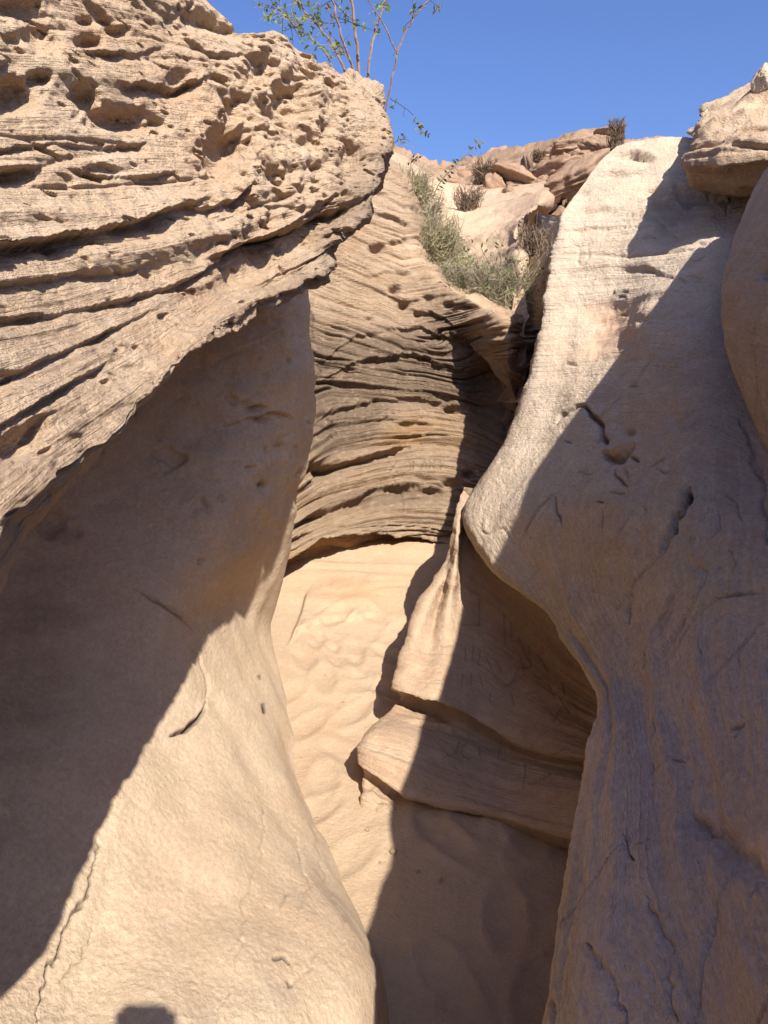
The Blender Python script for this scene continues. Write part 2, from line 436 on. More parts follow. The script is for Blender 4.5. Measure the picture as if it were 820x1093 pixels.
O.D -= .010 * sstep(.30, .55, fbm(Pn * np.array([1, 1, 1.8]), 42, 2, 24))
edge = sstep(.68, .80, bed) * (1 - sstep(.88, .95, bed))
O.D += edge * (.016 * np.abs(fbm(Pn, 26, 3, 25)) - .012 * sstep(.1, .4, fbm(Pn, 18, 2, 26)))
# undercut beds read off the face
O.ledge([(-60,272),(40,258),(100,246),(160,232),(215,212),(232,205)], .050, 16, .5, 8, 4, 21)
O.ledge([(-60,158),(0,158),(60,152),(120,156),(175,150)], .018, 6, .3, 5, 3, 22)
O.ledge([(70,178),(110,186),(150,188),(200,182)], .022, 8, .5, 6, 3, 23)
O.ledge([(-60,178),(0,178),(40,176),(66,170)], .03, 14, .4, 6, 3, 24)
O.ledge([(-60,345),(0,338),(60,330),(130,318),(200,300),(250,270),(300,248),(345,225)], .020, 7, .5, 5, 3, 25)
O.ledge([(-60,300),(20,300),(80,290),(140,288),(190,272)], .014, 6, .4, 5, 3, 26)
O.ledge([(-60,410),(10,398),(70,372),(120,350),(180,322)], .018, 8, .5, 5, 3, 27)
O.ledge([(-60,475),(0,455),(40,430),(90,400),(130,378)], .020, 9, .5, 5, 3, 28)
O.ledge([(222,276),(262,260),(305,244),(350,222),(402,204)], .10, 34, .25, 8, 4, 34)
O.ledge([(190,215),(220,222),(255,210),(275,190)], .04, 14, .3, 6, 4, 29)
O.ledge([(120,88),(190,92),(230,78),(262,92)], .03, 10, .4, 6, 4, 30)
O.ledge([(90,52),(140,58),(180,48)], .02, 8, .4, 5, 3, 31)
O.ledge([(185,36),(215,58),(260,58),(300,62)], .02, 8, .4, 6, 3, 32)
O.ledge([(240,265),(300,248),(345,215),(372,200)], .03, 10, .4, 6, 3, 33)
for x, y, rx, ry, dp, rot in ((132,127,34,13,.055,.1), (95,103,17,12,.04,.6), (14,102,26,19,.05,0), (45,40,20,14,.035,.8), (20,8,28,12,.03,.2),
    (96,45,13,7,.03,.1), (126,33,12,5,.025,.1), (96,22,9,5,.02,.2), (18,42,11,6,.02,.2), (45,84,11,7,.022,0), (193,88,13,11,.035,.3), (240,24,44,15,.07,.12),
    (312,105,20,26,.075,.2), (245,160,22,30,.075,.6), (378,163,10,16,.06,.3), (283,78,12,14,.04,.2), (335,150,12,10,.04,.1), (10,72,10,6,.015,0),
    (15,185,30,8,.02,.05), (112,182,22,6,.02,.05), (30,470,22,16,.03,-.5), (48,455,10,10,.02,-.3), (55,262,12,5,.015,.1), (255,115,12,16,.04,.3)):
    O.pit(x, y, rx, ry, dp * 1.0, rot, int(x))
O.add('stain', .75 * sstep(330, 400, px + .5 * (py - 180)) * sstep(90, 160, py) * O.vis * (.6 + .6 * fbm(P, 5, 2, 18)))
O.build('rock_overhang', M_over)
tag(bpy.data.objects['rock_overhang'], 'sunlit pitted sandstone overhang of thin horizontal beds jutting in at upper left', 'rock overhang')

# ================================================================== ROCK: left wall, shaded above, sunlit slope below
def wr(p, a=8, da=.35, b=-50, db=.9):
    return [(p[0] + a, p[1] + 2, p[2] + da), (p[0] + b, p[1], p[2] + db)]
rows = []
for r in (
  [W(-1.9,-.7,2.2), W(-1.7,.4,2.2), (-150,60,1.6), (60,120,2.0), (170,140,2.3), (250,150,2.5), (300,170,2.6), (318,180,2.75)],
  [W(-1.5,-.7,1.9), (-330,300,.75), (-150,250,1.25), (55,250,2.1), (170,245,2.3), (250,245,2.3), (300,250,2.42), (316,255,2.6)],
  [W(-1.3,-.7,1.6), (-330,400,.68), (-150,360,1.12), (50,360,2.05), (165,355,2.28), (250,352,2.35), (306,350,2.42), (319,352,2.6)],
  [W(-1.15,-.7,1.4), (-330,520,.72), (-150,480,1.5), (50,480,2.0), (160,470,2.24), (250,462,2.38), (312,455,2.6), (323,455,2.8)],
  [W(-1.0,-.7,1.2), (-330,640,.72), (-150,600,1.4), (40,600,1.86), (150,590,2.1), (236,582,2.28), (286,572,2.72), (299,574,2.95)],
  [W(-.9,-.7,1.0), (-330,760,.72), (-150,720,1.2), (40,710,1.64), (140,690,1.93), (212,664,2.26), (258,646,2.82), (279,664,3.12)],
  [W(-.85,-.7,.85), (-330,860,.68), (-150,820,1.06), (50,800,1.42), (150,775,1.74), (222,752,2.12), (270,730,2.62), (288,722,2.95)],
  [W(-.75,-.7,.7), (-330,960,.62), (-150,920,.97), (60,890,1.27), (160,860,1.54), (240,838,1.84), (298,822,2.28), (316,822,2.58)],
  [W(-.68,-.7,.55), (-330,1070,.55), (-150,1030,.84), (70,1000,1.10), (170,975,1.25), (260,952,1.45), (328,934,1.76), (351,930,2.02)],
  [W(-.62,-.7,.4), (-330,1190,.48), (-150,1150,.72), (80,1100,.95), (180,1090,1.0), (280,1072,1.12), (372,1048,1.33), (396,1042,1.50)],
  [W(-.5,-.7,.25), (-330,1360,.36), (-150,1310,.55), (90,1250,.78), (190,1240,.84), (290,1220,.98), (385,1190,1.17), (408,1180,1.3)],
  [W(-.42,-.7,-.15), (-330,1900,.32), (-150,1800,.46), (90,1720,.62), (190,1700,.67), (290,1660,.77), (395,1600,.92), (425,1590,1.0)],
):
    rows.append(r + wr(r[-1]))
beds = [-.2, .2, .42, .65, .88, 1.08, 1.25, 1.45, 1.68, 1.9, 2.15, 2.6]
LW = Sheet(rows, beds, vis_cols=(1, 7), vis_rows=(1, 10), step=1.6)
P, bed, px, py = LW.P0, LW.bed, LW.px, LW.py
lit = sstep(-40, 60, px * .9 + (py - 900) + 60) * sstep(640, 700, py)
rough = (1 - sstep(520, 640, py)) * sstep(60, 200, px) 
LW.D += .035 * fbm(P, 2.0, 3, 41) + .012 * fbm(P, 6, 2, 42) * (1 - .85 * lit)
LW.D += .02 * fbm(P, 10, 3, 43) * rough + .012 * np.tanh(2.5 * lam(P, bed + .05 * fbm(P, 2, 1, 44), .8, 10, 2, 45)) * rough
LW.D -= .02 * sstep(.3, .6, fbm(P, 12, 2, 46)) * rough
LW.D += .0009 * fbm(P, 28, 3, 47) + .0010 * fbm(P, 90, 2, 48)
# water-worn flutes that run down the slope
fl = perlin(px / 16.0 + .02 * py, py / 420.0, px * 0, 49)
LW.attr['flow'] = np.linspace(0, 1, px.shape[1])[None, :] * np.ones(px.shape) + .03 * fbm(P, 1.0, 2, 50) + 5
LW.D += .0022 * fl * (1 - sstep(0, 60, np.abs(px - 330)) * .3)
LW.crack([(182,786),(200,778),(214,766),(222,750)], .030, 1.9, 1.0, 2, 1)
LW.crack([(222,750),(224,728),(215,700),(205,690)], .006, 1.6, .12, 2, 2)
LW.crack([(103,895),(98,930),(86,965),(66,1000),(50,1040),(38,1092)], .010, 1.1, .9, 5, 3)
LW.crack([(102,990),(88,1020),(66,1045)], .006, 1.1, .2, 4, 4)
LW.crack([(280,860),(280,910),(262,955),(258,1000),(250,1050),(232,1075)], .004, 1.2, .18, 5, 5)
LW.crack([(294,1020),(303,1019),(309,1024)], .012, 1.3, 1.3, 1, 6, False)  # dark colour here and in the next slits stands in for their shade
LW.crack([(310,1042),(314,1046)], .006, 1.1, 1.2, 1, 7, False)
LW.crack([(305,955),(298,972)], .006, 1.2, .35, 1, 8)
LW.crack([(281,753),(282,760)], .010, 1.5, 1.3, .5, 17, False)  # the pit's shaded side is put into its colour
LW.crack([(276,722),(277,725)], .006, 1.0, 1.0, .5, 18, False)
LW.crack([(330,880),(350,940),(364,990),(366,1020)], .004, 1.5, .1, 4, 9)
LW.crack([(316,880),(326,950),(310,1000)], .004, 1.4, .1, 4, 10)
LW.crack([(340,1000),(330,1030),(300,1060)], .003, 1.4, .1, 4, 11)
for i in range(5):
    LW.crack([(140 + 6*i, 626 + 3*i),(165 + 6*i, 642 + 4*i),(200 + 3*i, 656 + 5*i)], .004, 1.3, .12, 2, 12 + i)
for x, y, rx, ry, dp in ((277,520,4,5,.04),(274,437,10,4,.035),(262,430,6,3,.02),(58,560,14,16,.05),(283,450,8,3,.025),(265,500,5,3,.02),(82,568,6,6,.02),(216,600,5,4,.015),(300,480,5,6,.02)):
    LW.pit(x, y, rx, ry, dp, 0, int(x), 2.5)
LW.ledge([(240,455),(265,445),(300,440),(316,446)], .03, 8, .4, 5, 3, 51)
LW.ledge([(222,380),(260,372),(310,352)], .02, 8, .3, 5, 3, 52)
LW.ledge([(250,330),(285,345),(315,335)], .02, 8, .3, 5, 3, 53)
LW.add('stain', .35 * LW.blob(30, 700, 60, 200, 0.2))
LW.add('dust', .6 * LW.blob(200, 940, 90, 140))
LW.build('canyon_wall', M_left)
tag(bpy.data.objects['canyon_wall'], 'smooth left canyon wall, sunlit cracked slope below and deep shade under the overhang', 'rock wall')

# ================================================================== ROCK: banded wall at the end of the slot
rows = []
for r in (
  [(200,20,5.6), (320,80,5.7), (405,158,5.7), (447,203,5.6), (482,280,5.3), (522,312,4.9), (560,342,4.6)],
  [(210,70,4.5), (320,118,4.65), (398,166,4.75), (434,200,4.75), (455,282,4.65), (502,318,4.4), (541,344,4.12)],
  [(215,190,4.25), (310,215,4.42), (378,240,4.58), (420,262,4.62), (450,305,4.58), (496,340,4.42), (542,366,4.1)],
  [(215,330,4.0), (308,330,4.25), (368,330,4.45), (418,335,4.55), (462,356,4.55), (504,380,4.45), (544,402,4.25)],
  [(215,450,3.85), (306,432,4.12), (362,402,4.38), (418,395,4.5), (468,403,4.55), (515,422,4.58), (555,445,4.6)],
  [(215,540,3.75), (304,504,4.0), (358,472,4.28), (418,460,4.44), (468,460,4.5), (515,470,4.55), (560,490,4.6)],
  [(215,615,3.65), (296,562,3.9), (348,531,4.18), (413,515,4.36), (468,512,4.42), (515,520,4.48), (562,530,4.55)],
  [(215,675,3.58), (282,613,3.78), (343,578,4.08), (408,563,4.26), (468,561,4.34), (515,566,4.4), (565,572,4.5)],
  [(215,705,3.75), (283,634,3.95), (343,602,4.25), (408,594,4.38), (468,592,4.42), (515,594,4.48), (565,602,4.55)],
  [(215,800,3.75), (283,730,3.95), (343,690,4.25), (408,670,4.35), (468,670,4.4), (515,680,4.45), (565,690,4.5)],
):
    e = r[-1]
    rows.append([(r[0][0] - 150, r[0][1] + 10, r[0][2] - .6)] + r + [(e[0] + 18, e[1] + 8, e[2] + .35), (e[0] + 60, e[1] + 10, e[2] + 1.2)])
beds = [-.3, 0, .35, .8, 1.1, 1.4, 1.65, 1.9, 2.05, 2.4]
MW = Sheet(rows, beds, vis_cols=(1, 7), vis_rows=(1, 9), step=1.25)
P, bed, px, py = MW.P0, MW.bed, MW.px, MW.py
bz = .8 + (1.74 - P[..., 2]) * .9
kb = sstep(1.05, .7, bed)
bed = bed * (1 - kb) + bz * kb; MW.bed = bed
tilt = -.12 * (P[..., 0] + .1) * sstep(1.5, .8, bed) + .25 * np.abs(P[..., 0] - .12) * sstep(1.5, .9, bed)          # cross-bedding in the upper half
sw = bed + .05 * fbm(P, 1.0, 2, 61) + .012 * fbm(P, 4, 2, 62) + tilt
low = sstep(.55, .95, bed)
MW.D += .05 * fbm(P, 1.3, 3, 63)
MW.D += (.008 + .016 * low) * np.tanh(3.0 * lam(P, sw, .35, 8, 2, 64))
MW.D += (.008 + .012 * low) * np.tanh(2.6 * lam(P, sw, .8, 20, 2, 65))
MW.D += .010 * lam(P, sw, 1.3, 52, 3, 66)
n = lam(P, sw, .6, 15, 1, 67)
MW.D -= (.012 + .028 * low) * np.exp(-(n / .055) ** 2) * sstep(-.2, .15, fbm(P, 1.6, 1, 68))
n = lam(P, sw, 1.2, 34, 1, 69)
MW.D -= .012 * np.exp(-(n / .07) ** 2) * sstep(-.1, .2, fbm(P, 2.5, 1, 70))
MW.D += .010 * (.35 + .65 * low) * np.tanh(4 * lam(P, sw, .8, 34, 2, 87))
n = lam(P, sw, .9, 60, 1, 88)
MW.D -= .012 * (.35 + .65 * low) * np.exp(-(n / .10) ** 2) * sstep(-.3, .1, fbm(P, 2.2, 1, 89))
MW.D += .006 * fbm(P, 22, 3, 71)
MW.ledge([(478,352),(496,362),(512,378),(530,400),(560,440),(660,540)], .20, 55, .12, 8, 3, 70)
MW.ledge([(276,628),(300,606),(345,575),(400,569),(450,576),(490,586)], .16, 17, .35, 8, 4, 71)
MW.ledge([(288,590),(318,572),(350,562),(372,560)], .05, 9, .4, 5, 3, 72)
MW.ledge([(292,572),(330,550),(372,536),(405,521),(440,519),(490,527)], .085, 10, .5, 6, 3, 73)
MW.ledge([(310,532),(345,501),(372,493),(420,480),(458,470)], .085, 10, .5, 6, 3, 74)
MW.ledge([(424,452),(445,450),(464,456)], .07, 6, .4, 4, 1, 75)
MW.ledge([(402,448),(412,446),(422,449)], .04, 4, .4, 3, 1, 76)
MW.ledge([(318,468),(352,440),(402,426),(460,424),(510,440)], .045, 8, .5, 6, 3, 77)
MW.ledge([(336,412),(382,386),(440,378),(500,398),(540,430)], .05, 8, .5, 6, 4, 78)
MW.ledge([(400,352),(450,350),(492,366),(520,392)], .05, 7, .5, 5, 4, 79)
MW.ledge([(430,330),(462,334),(490,350),(515,372)], .045, 7, .5, 5, 4, 80)
MW.ledge([(330,395),(380,360),(430,352)], .02, 6, .5, 5, 4, 81)
MW.ledge([(395,262),(415,258),(436,256)], .03, 5, .5, 5, 2, 82)
MW.ledge([(392,296),(412,290),(440,292)], .025, 5, .5, 5, 2, 83)
MW.ledge([(470,340),(490,325),(505,330)], .03, 5, .3, 4, 2, 84)
MW.ledge([(396,205),(420,208),(438,215)], .03, 6, .4, 4, 2, 85)
MW.ledge([(396,228),(420,232),(440,244)], .03, 6, .4, 4, 2, 86)
for x, y, rx, ry, dp in ((404,265,8,4,.06),(421,310,7,4,.06),(431,326,5,4,.06),(395,342,5,3,.04),(478,326,5,3,.05),(445,335,4,3,.04),(480,518,9,5,.09),(502,507,6,4,.07),
                         (345,502,18,8,.12),(300,590,12,8,.08),(312,343,4,3,.04),(327,440,4,3,.04),(375,395,6,3,.04),(497,328,10,3,.05),(455,318,6,3,.04),(484,437,9,4,.08)):
    MW.pit(x, y, rx, ry, dp, -.15, int(x + y), 2.5)
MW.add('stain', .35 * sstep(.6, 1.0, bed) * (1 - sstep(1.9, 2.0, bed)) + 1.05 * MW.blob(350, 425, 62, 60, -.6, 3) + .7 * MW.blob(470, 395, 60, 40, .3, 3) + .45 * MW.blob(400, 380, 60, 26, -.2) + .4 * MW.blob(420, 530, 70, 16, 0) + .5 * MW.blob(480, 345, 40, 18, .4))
MW.add('ochre', .9 * MW.blob(428, 466, 34, 11, -.15, 3) + .5 * MW.blob(450, 448, 36, 9, 0) + .9 * MW.blob(350, 588, 60, 10, -.2, 3) + .5 * MW.blob(430, 590, 60, 12, 0) + .4 * MW.blob(490, 470, 30, 20))
MW.add('dust', .5 * MW.blob(440, 270, 25, 20) + .5 * MW.blob(515, 325, 40, 14, .5))
# visitors' scratches: rows of short strokes, an X, half-read capitals
def strokes(sh, lines, depth=.012, w=.8, col=.55):
    for k, ln in enumerate(lines):
        sh.crack(ln, depth, w, col, .6, 90 + k, taper=False)
def near_scr(sh, lst, **kw): strokes(sh, lst, **kw)
scr = [[(414,492),(424,506)],[(424,492),(414,507)],[(428,496),(436,492),(438,502),(430,506)],[(440,494),(440,503)],[(440,494),(446,499),(440,499)],[(449,502),(452,493),(455,502)],[(458,502),(458,493),(463,501),(463,493)],[(466,494),(474,494)],[(470,494),(470,502)],
       [(420,510),(428,518)],[(428,510),(420,518)],[(400,444),(408,440)],[(412,442),(413,447)],[(418,440),(424,446)],[(444,508),(452,508)],[(430,518),(430,530)],[(456,505),(462,505)],
       [(396,440),(396,446)],[(430,536),(430,552)],[(452,574),(452,582)],[(458,573),(458,583)],[(464,574),(464,582)],[(446,576),(446,583)]]
strokes(MW, scr, .006, .6, .3)
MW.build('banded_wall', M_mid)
tag(bpy.data.objects['banded_wall'], 'curved rock wall of thin bedded brown layers with scratched writing at the slot end', 'rock wall')

# ================================================================== ROCK: right wall = worn face, bulge, undercut alcove
RW = empty('canyon_wall_right'); RW.name = 'fluted_wall'
rows = []
for r in (
  [(598,232,3.66), (626,192,3.75), (658,157,3.85), (700,147,3.8), (745,150,3.75), (810,150,3.5), W(2.2,3.4,2.6), W(4.5,3.2,2.5)],
  [(590,262,3.6), (626,232,3.6), (664,205,3.62), (708,197,3.55), (752,197,3.4), (815,190,3.2), W(2.0,3.0,2.45), W(4.5,2.9,2.4)],
  [(582,300,3.54), (620,278,3.5), (664,262,3.42), (712,248,3.25), (758,245,3.05), (825,240,2.9), W(1.8,2.6,2.3), W(4.5,2.4,2.3)],
  [(573,370,3.42), (612,355,3.32), (658,345,3.2), (704,332,2.85), (758,335,2.55), (830,330,2.45), W(1.5,2.1,2.15), W(4.5,2.0,2.2)],
  [(542,462,3.32), (590,456,3.08), (640,450,2.78), (692,446,2.42), (750,445,2.05), (835,450,1.75), W(1.2,1.6,2.0), W(4.5,1.5,2.1)],
  [(496,545,3.2), (545,538,2.92), (598,536,2.58), (658,536,2.14), (728,550,1.70), (840,570,1.30), (960,420,1.0), W(4.5,1.0,2.1)],
  [(527,608,2.88), (568,612,2.6), (616,622,2.26), (668,640,1.86), (734,668,1.42), (845,700,1.04), (1060,470,.72), W(4.5,.6,2.0)],
  [(586,664,2.42), (616,682,2.10), (652,708,1.76), (698,740,1.42), (750,772,1.16), (852,805,.87), (1240,480,.52), W(4.5,.3,2.0)],
  [(636,742,1.78), (652,762,1.56), (676,795,1.34), (714,832,1.14), (766,862,.98), (862,892,.75), (1400,520,.42), W(4.5,0,1.9)],
  [(622,850,1.40), (640,866,1.24), (668,890,1.10), (706,912,.99), (762,945,.86), (870,985,.66), W(.46,.10,1.42), W(4.5,-.4,1.9)],
  [(600,975,1.13), (620,988,1.03), (652,1004,.94), (702,1020,.86), (762,1045,.77), (880,1080,.58), W(.50,-.25,1.35), W(4.5,-.8,1.8)],
  [(586,1110,.98), (608,1120,.90), (644,1135,.83), (700,1155,.76), (766,1180,.69), (890,1230,.52), W(.55,-.6,1.3), W(4.5,-1.2,1.7)],
  [(570,1480,.82), (596,1490,.76), (636,1500,.72), (700,1530,.66), (770,1560,.60), (900,1640,.44), W(.60,-1.2,1.1), W(4.5,-1.8,1.6)],
):
    e = r[0]
    if e[1] < 500:
        rows.append([(e[0] - 26, e[1] - 4, e[2] + 2.9), (e[0] + 7, e[1] - 2, e[2] + 1.1)] + r)
    else:
        rows.append([(e[0] + 85, e[1] - 12, e[2] + 1.1), (e[0] + 14, e[1] - 2, e[2] + .40)] + r)
beds = [0, .3, .6, .95, 1.3, 1.6, 1.85, 2.1, 2.35, 2.6, 2.85, 3.1, 3.6]
RF = Sheet(rows, beds, vis_cols=(2, 7), vis_rows=(0, 11), step=1.6)
P, bed, px, py = RF.P0, RF.bed, RF.px, RF.py
top = 1 - sstep(330, 460, py)
bz = 2.25 - P[..., 2] + .04 * fbm(P, 1.0, 2, 123)
kb = sstep(1.5, 1.0, bed)
RF.bed = bed * (1 - kb) + bz * kb
RF.D += .04 * fbm(P, 1.5, 3, 101) * np.clip(RF.d / 2, .4, 1)
RF.D += .010 * fbm(P, 5, 3, 102)
sw = P[..., 2] + .05 * fbm(P, 1.2, 2, 103)
RF.D += top * (.006 * np.tanh(3 * lam(P, sw, .5, 9, 2, 104)) + .008 * lam(P, sw, 1.2, 30, 2, 105))
RF.D -= top * .018 * np.exp(-(lam(P, sw, .7, 13, 1, 106) / .05) ** 2) * sstep(0, .3, fbm(P, 1.8, 1, 107))
mid = sstep(320, 400, py) * (1 - sstep(480, 620, py))
RF.D += mid * (.009 * fbm(P, 9, 3, 108)) * sstep(560, 620, px)
# flutes: long worn ribs running down the face (lines of constant column)
uu = np.linspace(0, 1, px.shape[1])[None, :] * np.ones(px.shape)
uu = uu - .22 * sstep(840, 1160, py) * sstep(610, 720, px) + .02 * fbm(P, 1.2, 2, 120)
RF.attr['flow'] = uu + 3.0
RF.attr['crust_lift'] = .95 * sstep(560, 800, py + .25 * (px - 700)) * sstep(590, 650, px) * RF.vis + .35 * sstep(.1, .6, fbm(P, 1.6, 2, 122)) * RF.vis  # pale crust; its colour also brightens the shaded lower face
fl = perlin(uu * 13 + .9 * fbm(P, 1.5, 2, 109), bed * 1.0, uu * 0, 110)
fl2 = perlin(uu * 90 + .5 * fbm(P, 2, 2, 111), bed * 2.2, uu * 0, 112)
down = sstep(520, 760, py)
RF.D += down * (.008 * fl + .0012 * fl2) * np.clip(RF.d, .5, 1.5) * (1 - .6 * sstep(760, 800, px) * 1)
RF.D += .006 * fbm(P, 12, 3, 119) + .0035 * fbm(P, 26, 3, 113) + .0018 * fbm(P, 80, 2, 114)
RF.D -= .008 * np.exp(-(fbm(P * np.array([1, 1, .6]), 3.2, 2, 115) / .012) ** 2) * sstep(.05, .3, fbm(P, 2.2, 1, 116))
RF.crack([(622,434),(634,446),(640,462),(642,480)], .05, 3.0, .3, 4, 1)
RF.ledge([(638,478),(652,482),(664,478),(674,472)], .07, 9, .4, 6, 3, 121)
RF.crack([(672,488),(684,493)], .02, 1.6, .3, 2, 3)
RF.crack([(590,452),(606,436),(626,434)], .03, 1.8, .3, 4, 4)
RF.crack([(736,517),(729,536),(718,550),(711,570)], .05, 3.2, 1.0, 4, 5)
RF.crack([(736,522),(728,540)], .03, 4.5, .8, 5, 25)
RF.crack([(712,560),(702,590)], .025, 2.0, .3, 2, 6)
RF.crack([(656,500),(660,512),(672,520)], .015, 1.3, .3, 3, 7)
RF.crack([(588,525),(592,545),(598,560)], .014, 1.2, .3, 3, 8)
RF.crack([(645,545),(646,565)], .01, 1.1, .3, 2, 9)
RF.crack([(670,640),(668,665)], .008, 1.2, .2, 2, 10)
RF.crack([(790,440),(810,520),(818,600)], .01, 1.6, .2, 5, 11)
RF.crack([(778,778),(792,770)], .012, 1.6, .5, 2, 12)
RF.crack([(664,888),(668,910),(676,916)], .012, 1.5, .4, 2, 13)
RF.crack([(738,872),(764,892),(794,916),(830,946)], .016, 14.0, 0, 4, 14)
RF.crack([(690,960),(712,1000),(716,1050),(722,1092)], .006, 4.0, .05, 6, 15)
RF.crack([(630,1010),(650,1040),(672,1092)], .006, 4.0, .05, 6, 16)
for x, y, x2, s in ((600, 248, 668, 1), (610, 228, 690, 2)):
    RF.ledge([(x, y), ((x + x2) / 2, y - 4), (x2, y - 6)], .02, 4, .5, 4, 2, 130 + s)
RF.ledge([(640,188),(655,183),(672,184),(690,180)], .05, 4, .5, 4, 1, 133)
RF.ledge([(655,168),(675,164),(702,168)], .05, 4, .5, 4, 1, 134)
RF.ledge([(690,215),(715,212),(745,214)], .06, 8, .4, 5, 2, 135)
RF.ledge([(655,290),(690,285),(730,300),(760,310)], .012, 8, .4, 5, 2, 136)
RF.ledge([(690,225),(725,255),(760,258)], .015, 8, .4, 5, 2, 137)
for x, y, rx, ry, dp in ((700,205,12,6,.05),(740,206,26,7,.12),(665,460,8,5,.02),(716,446,7,12,.012),(742,300,6,4,.02),(620,205,7,4,.02)):
    RF.pit(x, y, rx, ry, dp, 0, int(x + y), 2.5)
qr = random.Random(21)
for k in range(20):      # short weather cracks
    x, y = qr.uniform(560, 815), qr.uniform(400, 1000)
    if x < 640 and y > 640: x += 90
    a = qr.gauss(1.5, .45); L_ = qr.uniform(8, 34)
    RF.crack([(x, y), (x + .5 * L_ * math.cos(a), y + .5 * L_ * math.sin(a)), (x + L_ * math.cos(a + .3), y + L_ * math.sin(a + .3))], qr.uniform(.002, .007), qr.uniform(.7, 1.3), qr.uniform(.1, .45), 3, 400 + k)
for k in range(14):
    x, y = qr.uniform(590, 745), qr.uniform(250, 540)
    RF.crack([(x, y), (x + qr.uniform(6, 22), y + qr.gauss(0, 3))], qr.uniform(.005, .015), qr.uniform(.7, 1.4), qr.uniform(.1, .5), 3, 460 + k)
# broken crust between the sun patch and the trough
cr = RF.blob(705, 328, 26, 16, -.7, 3) + RF.blob(690, 350, 14, 26, .2, 3)
RF.D += cr * .016 * np.abs(fbm(P, 9, 3, 117)) + cr * .015
RF.D -= .01 * (RF.blob(648, 335, 26, 12, .1, 4) + RF.blob(650, 362, 24, 14, -.4, 4))
RF.add('dust', .8 * RF.blob(812, 915, 26, 24, .6, 4) + 1.0 * RF.blob(648, 335, 30, 14, .1, 4) + 1.0 * RF.blob(648, 364, 30, 15, -.5, 4) + .9 * RF.blob(695, 475, 34, 60, .15, 3) + .5 * RF.blob(600, 380, 30, 40))
RF.add('stain', .5 * RF.blob(700, 225, 40, 14) + .4 * RF.blob(640, 420, 40, 20) + .35 * RF.blob(780, 900, 40, 20, .6))
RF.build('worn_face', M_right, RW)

rows = []
for r in (
  [(826,176,2.75), (850,120,2.5), (910,40,2.35), (1010,20,1.9), W(1.8,1.3,2.2), W(3.5,.8,2.2)],
  [(816,180,2.32), (846,128,2.0), (892,44,1.62), (1000,60,1.14), (1150,215,.62), W(.75,.25,1.62)],
  [(789,234,2.22), (828,222,1.82), (895,190,1.42), (1000,200,.98), (1160,300,.60), W(.62,.2,1.5)],
  [(767,300,2.12), (812,302,1.66), (890,310,1.26), (1000,330,.88), (1170,400,.56), W(.55,.15,1.35)],
  [(774,368,2.02), (820,390,1.52), (890,410,1.16), (1000,430,.82), (1180,500,.53), W(.5,.1,1.2)],
  [(800,438,1.84), (840,470,1.42), (900,500,1.12), (1000,520,.80), (1190,600,.52), W(.5,.05,1.05)],
  [(836,520,1.62), (872,556,1.32), (930,590,1.08), (1020,610,.80), (1200,680,.52), W(.55,0,.9)],
):
    e = r[0]
    rows.append([(e[0] + 90, e[1] + 10, e[2] + .6), (e[0] + 18, e[1], e[2] + .3)] + r)
beds = [0, .2, .45, .7, .95, 1.2, 1.5]
BU = Sheet(rows, beds, vis_cols=(2, 4), vis_rows=(0, 6), step=1.6, hidden=14)
P, bed, px, py = BU.P0, BU.bed, BU.px, BU.py
BU.D += .03 * fbm(P, 1.6, 3, 141) + .010 * fbm(P, 6, 3, 142) + .004 * fbm(P, 26, 3, 143) + .0018 * fbm(P, 80, 2, 144)
BU.D -= .008 * np.exp(-(fbm(P * np.array([1, 1, .5]), 3.5, 2, 145) / .015) ** 2) * sstep(.0, .3, fbm(P, 2.2, 1, 146))
BU.attr['flow'] = np.linspace(0, .5, px.shape[1])[None, :] * np.ones(px.shape) + .03 * fbm(P, 1.0, 2, 150)
BU.pit(812, 292, 5, 7, .03, .3, 3, 2)
BU.build('rounded_bulge', M_right, RW)

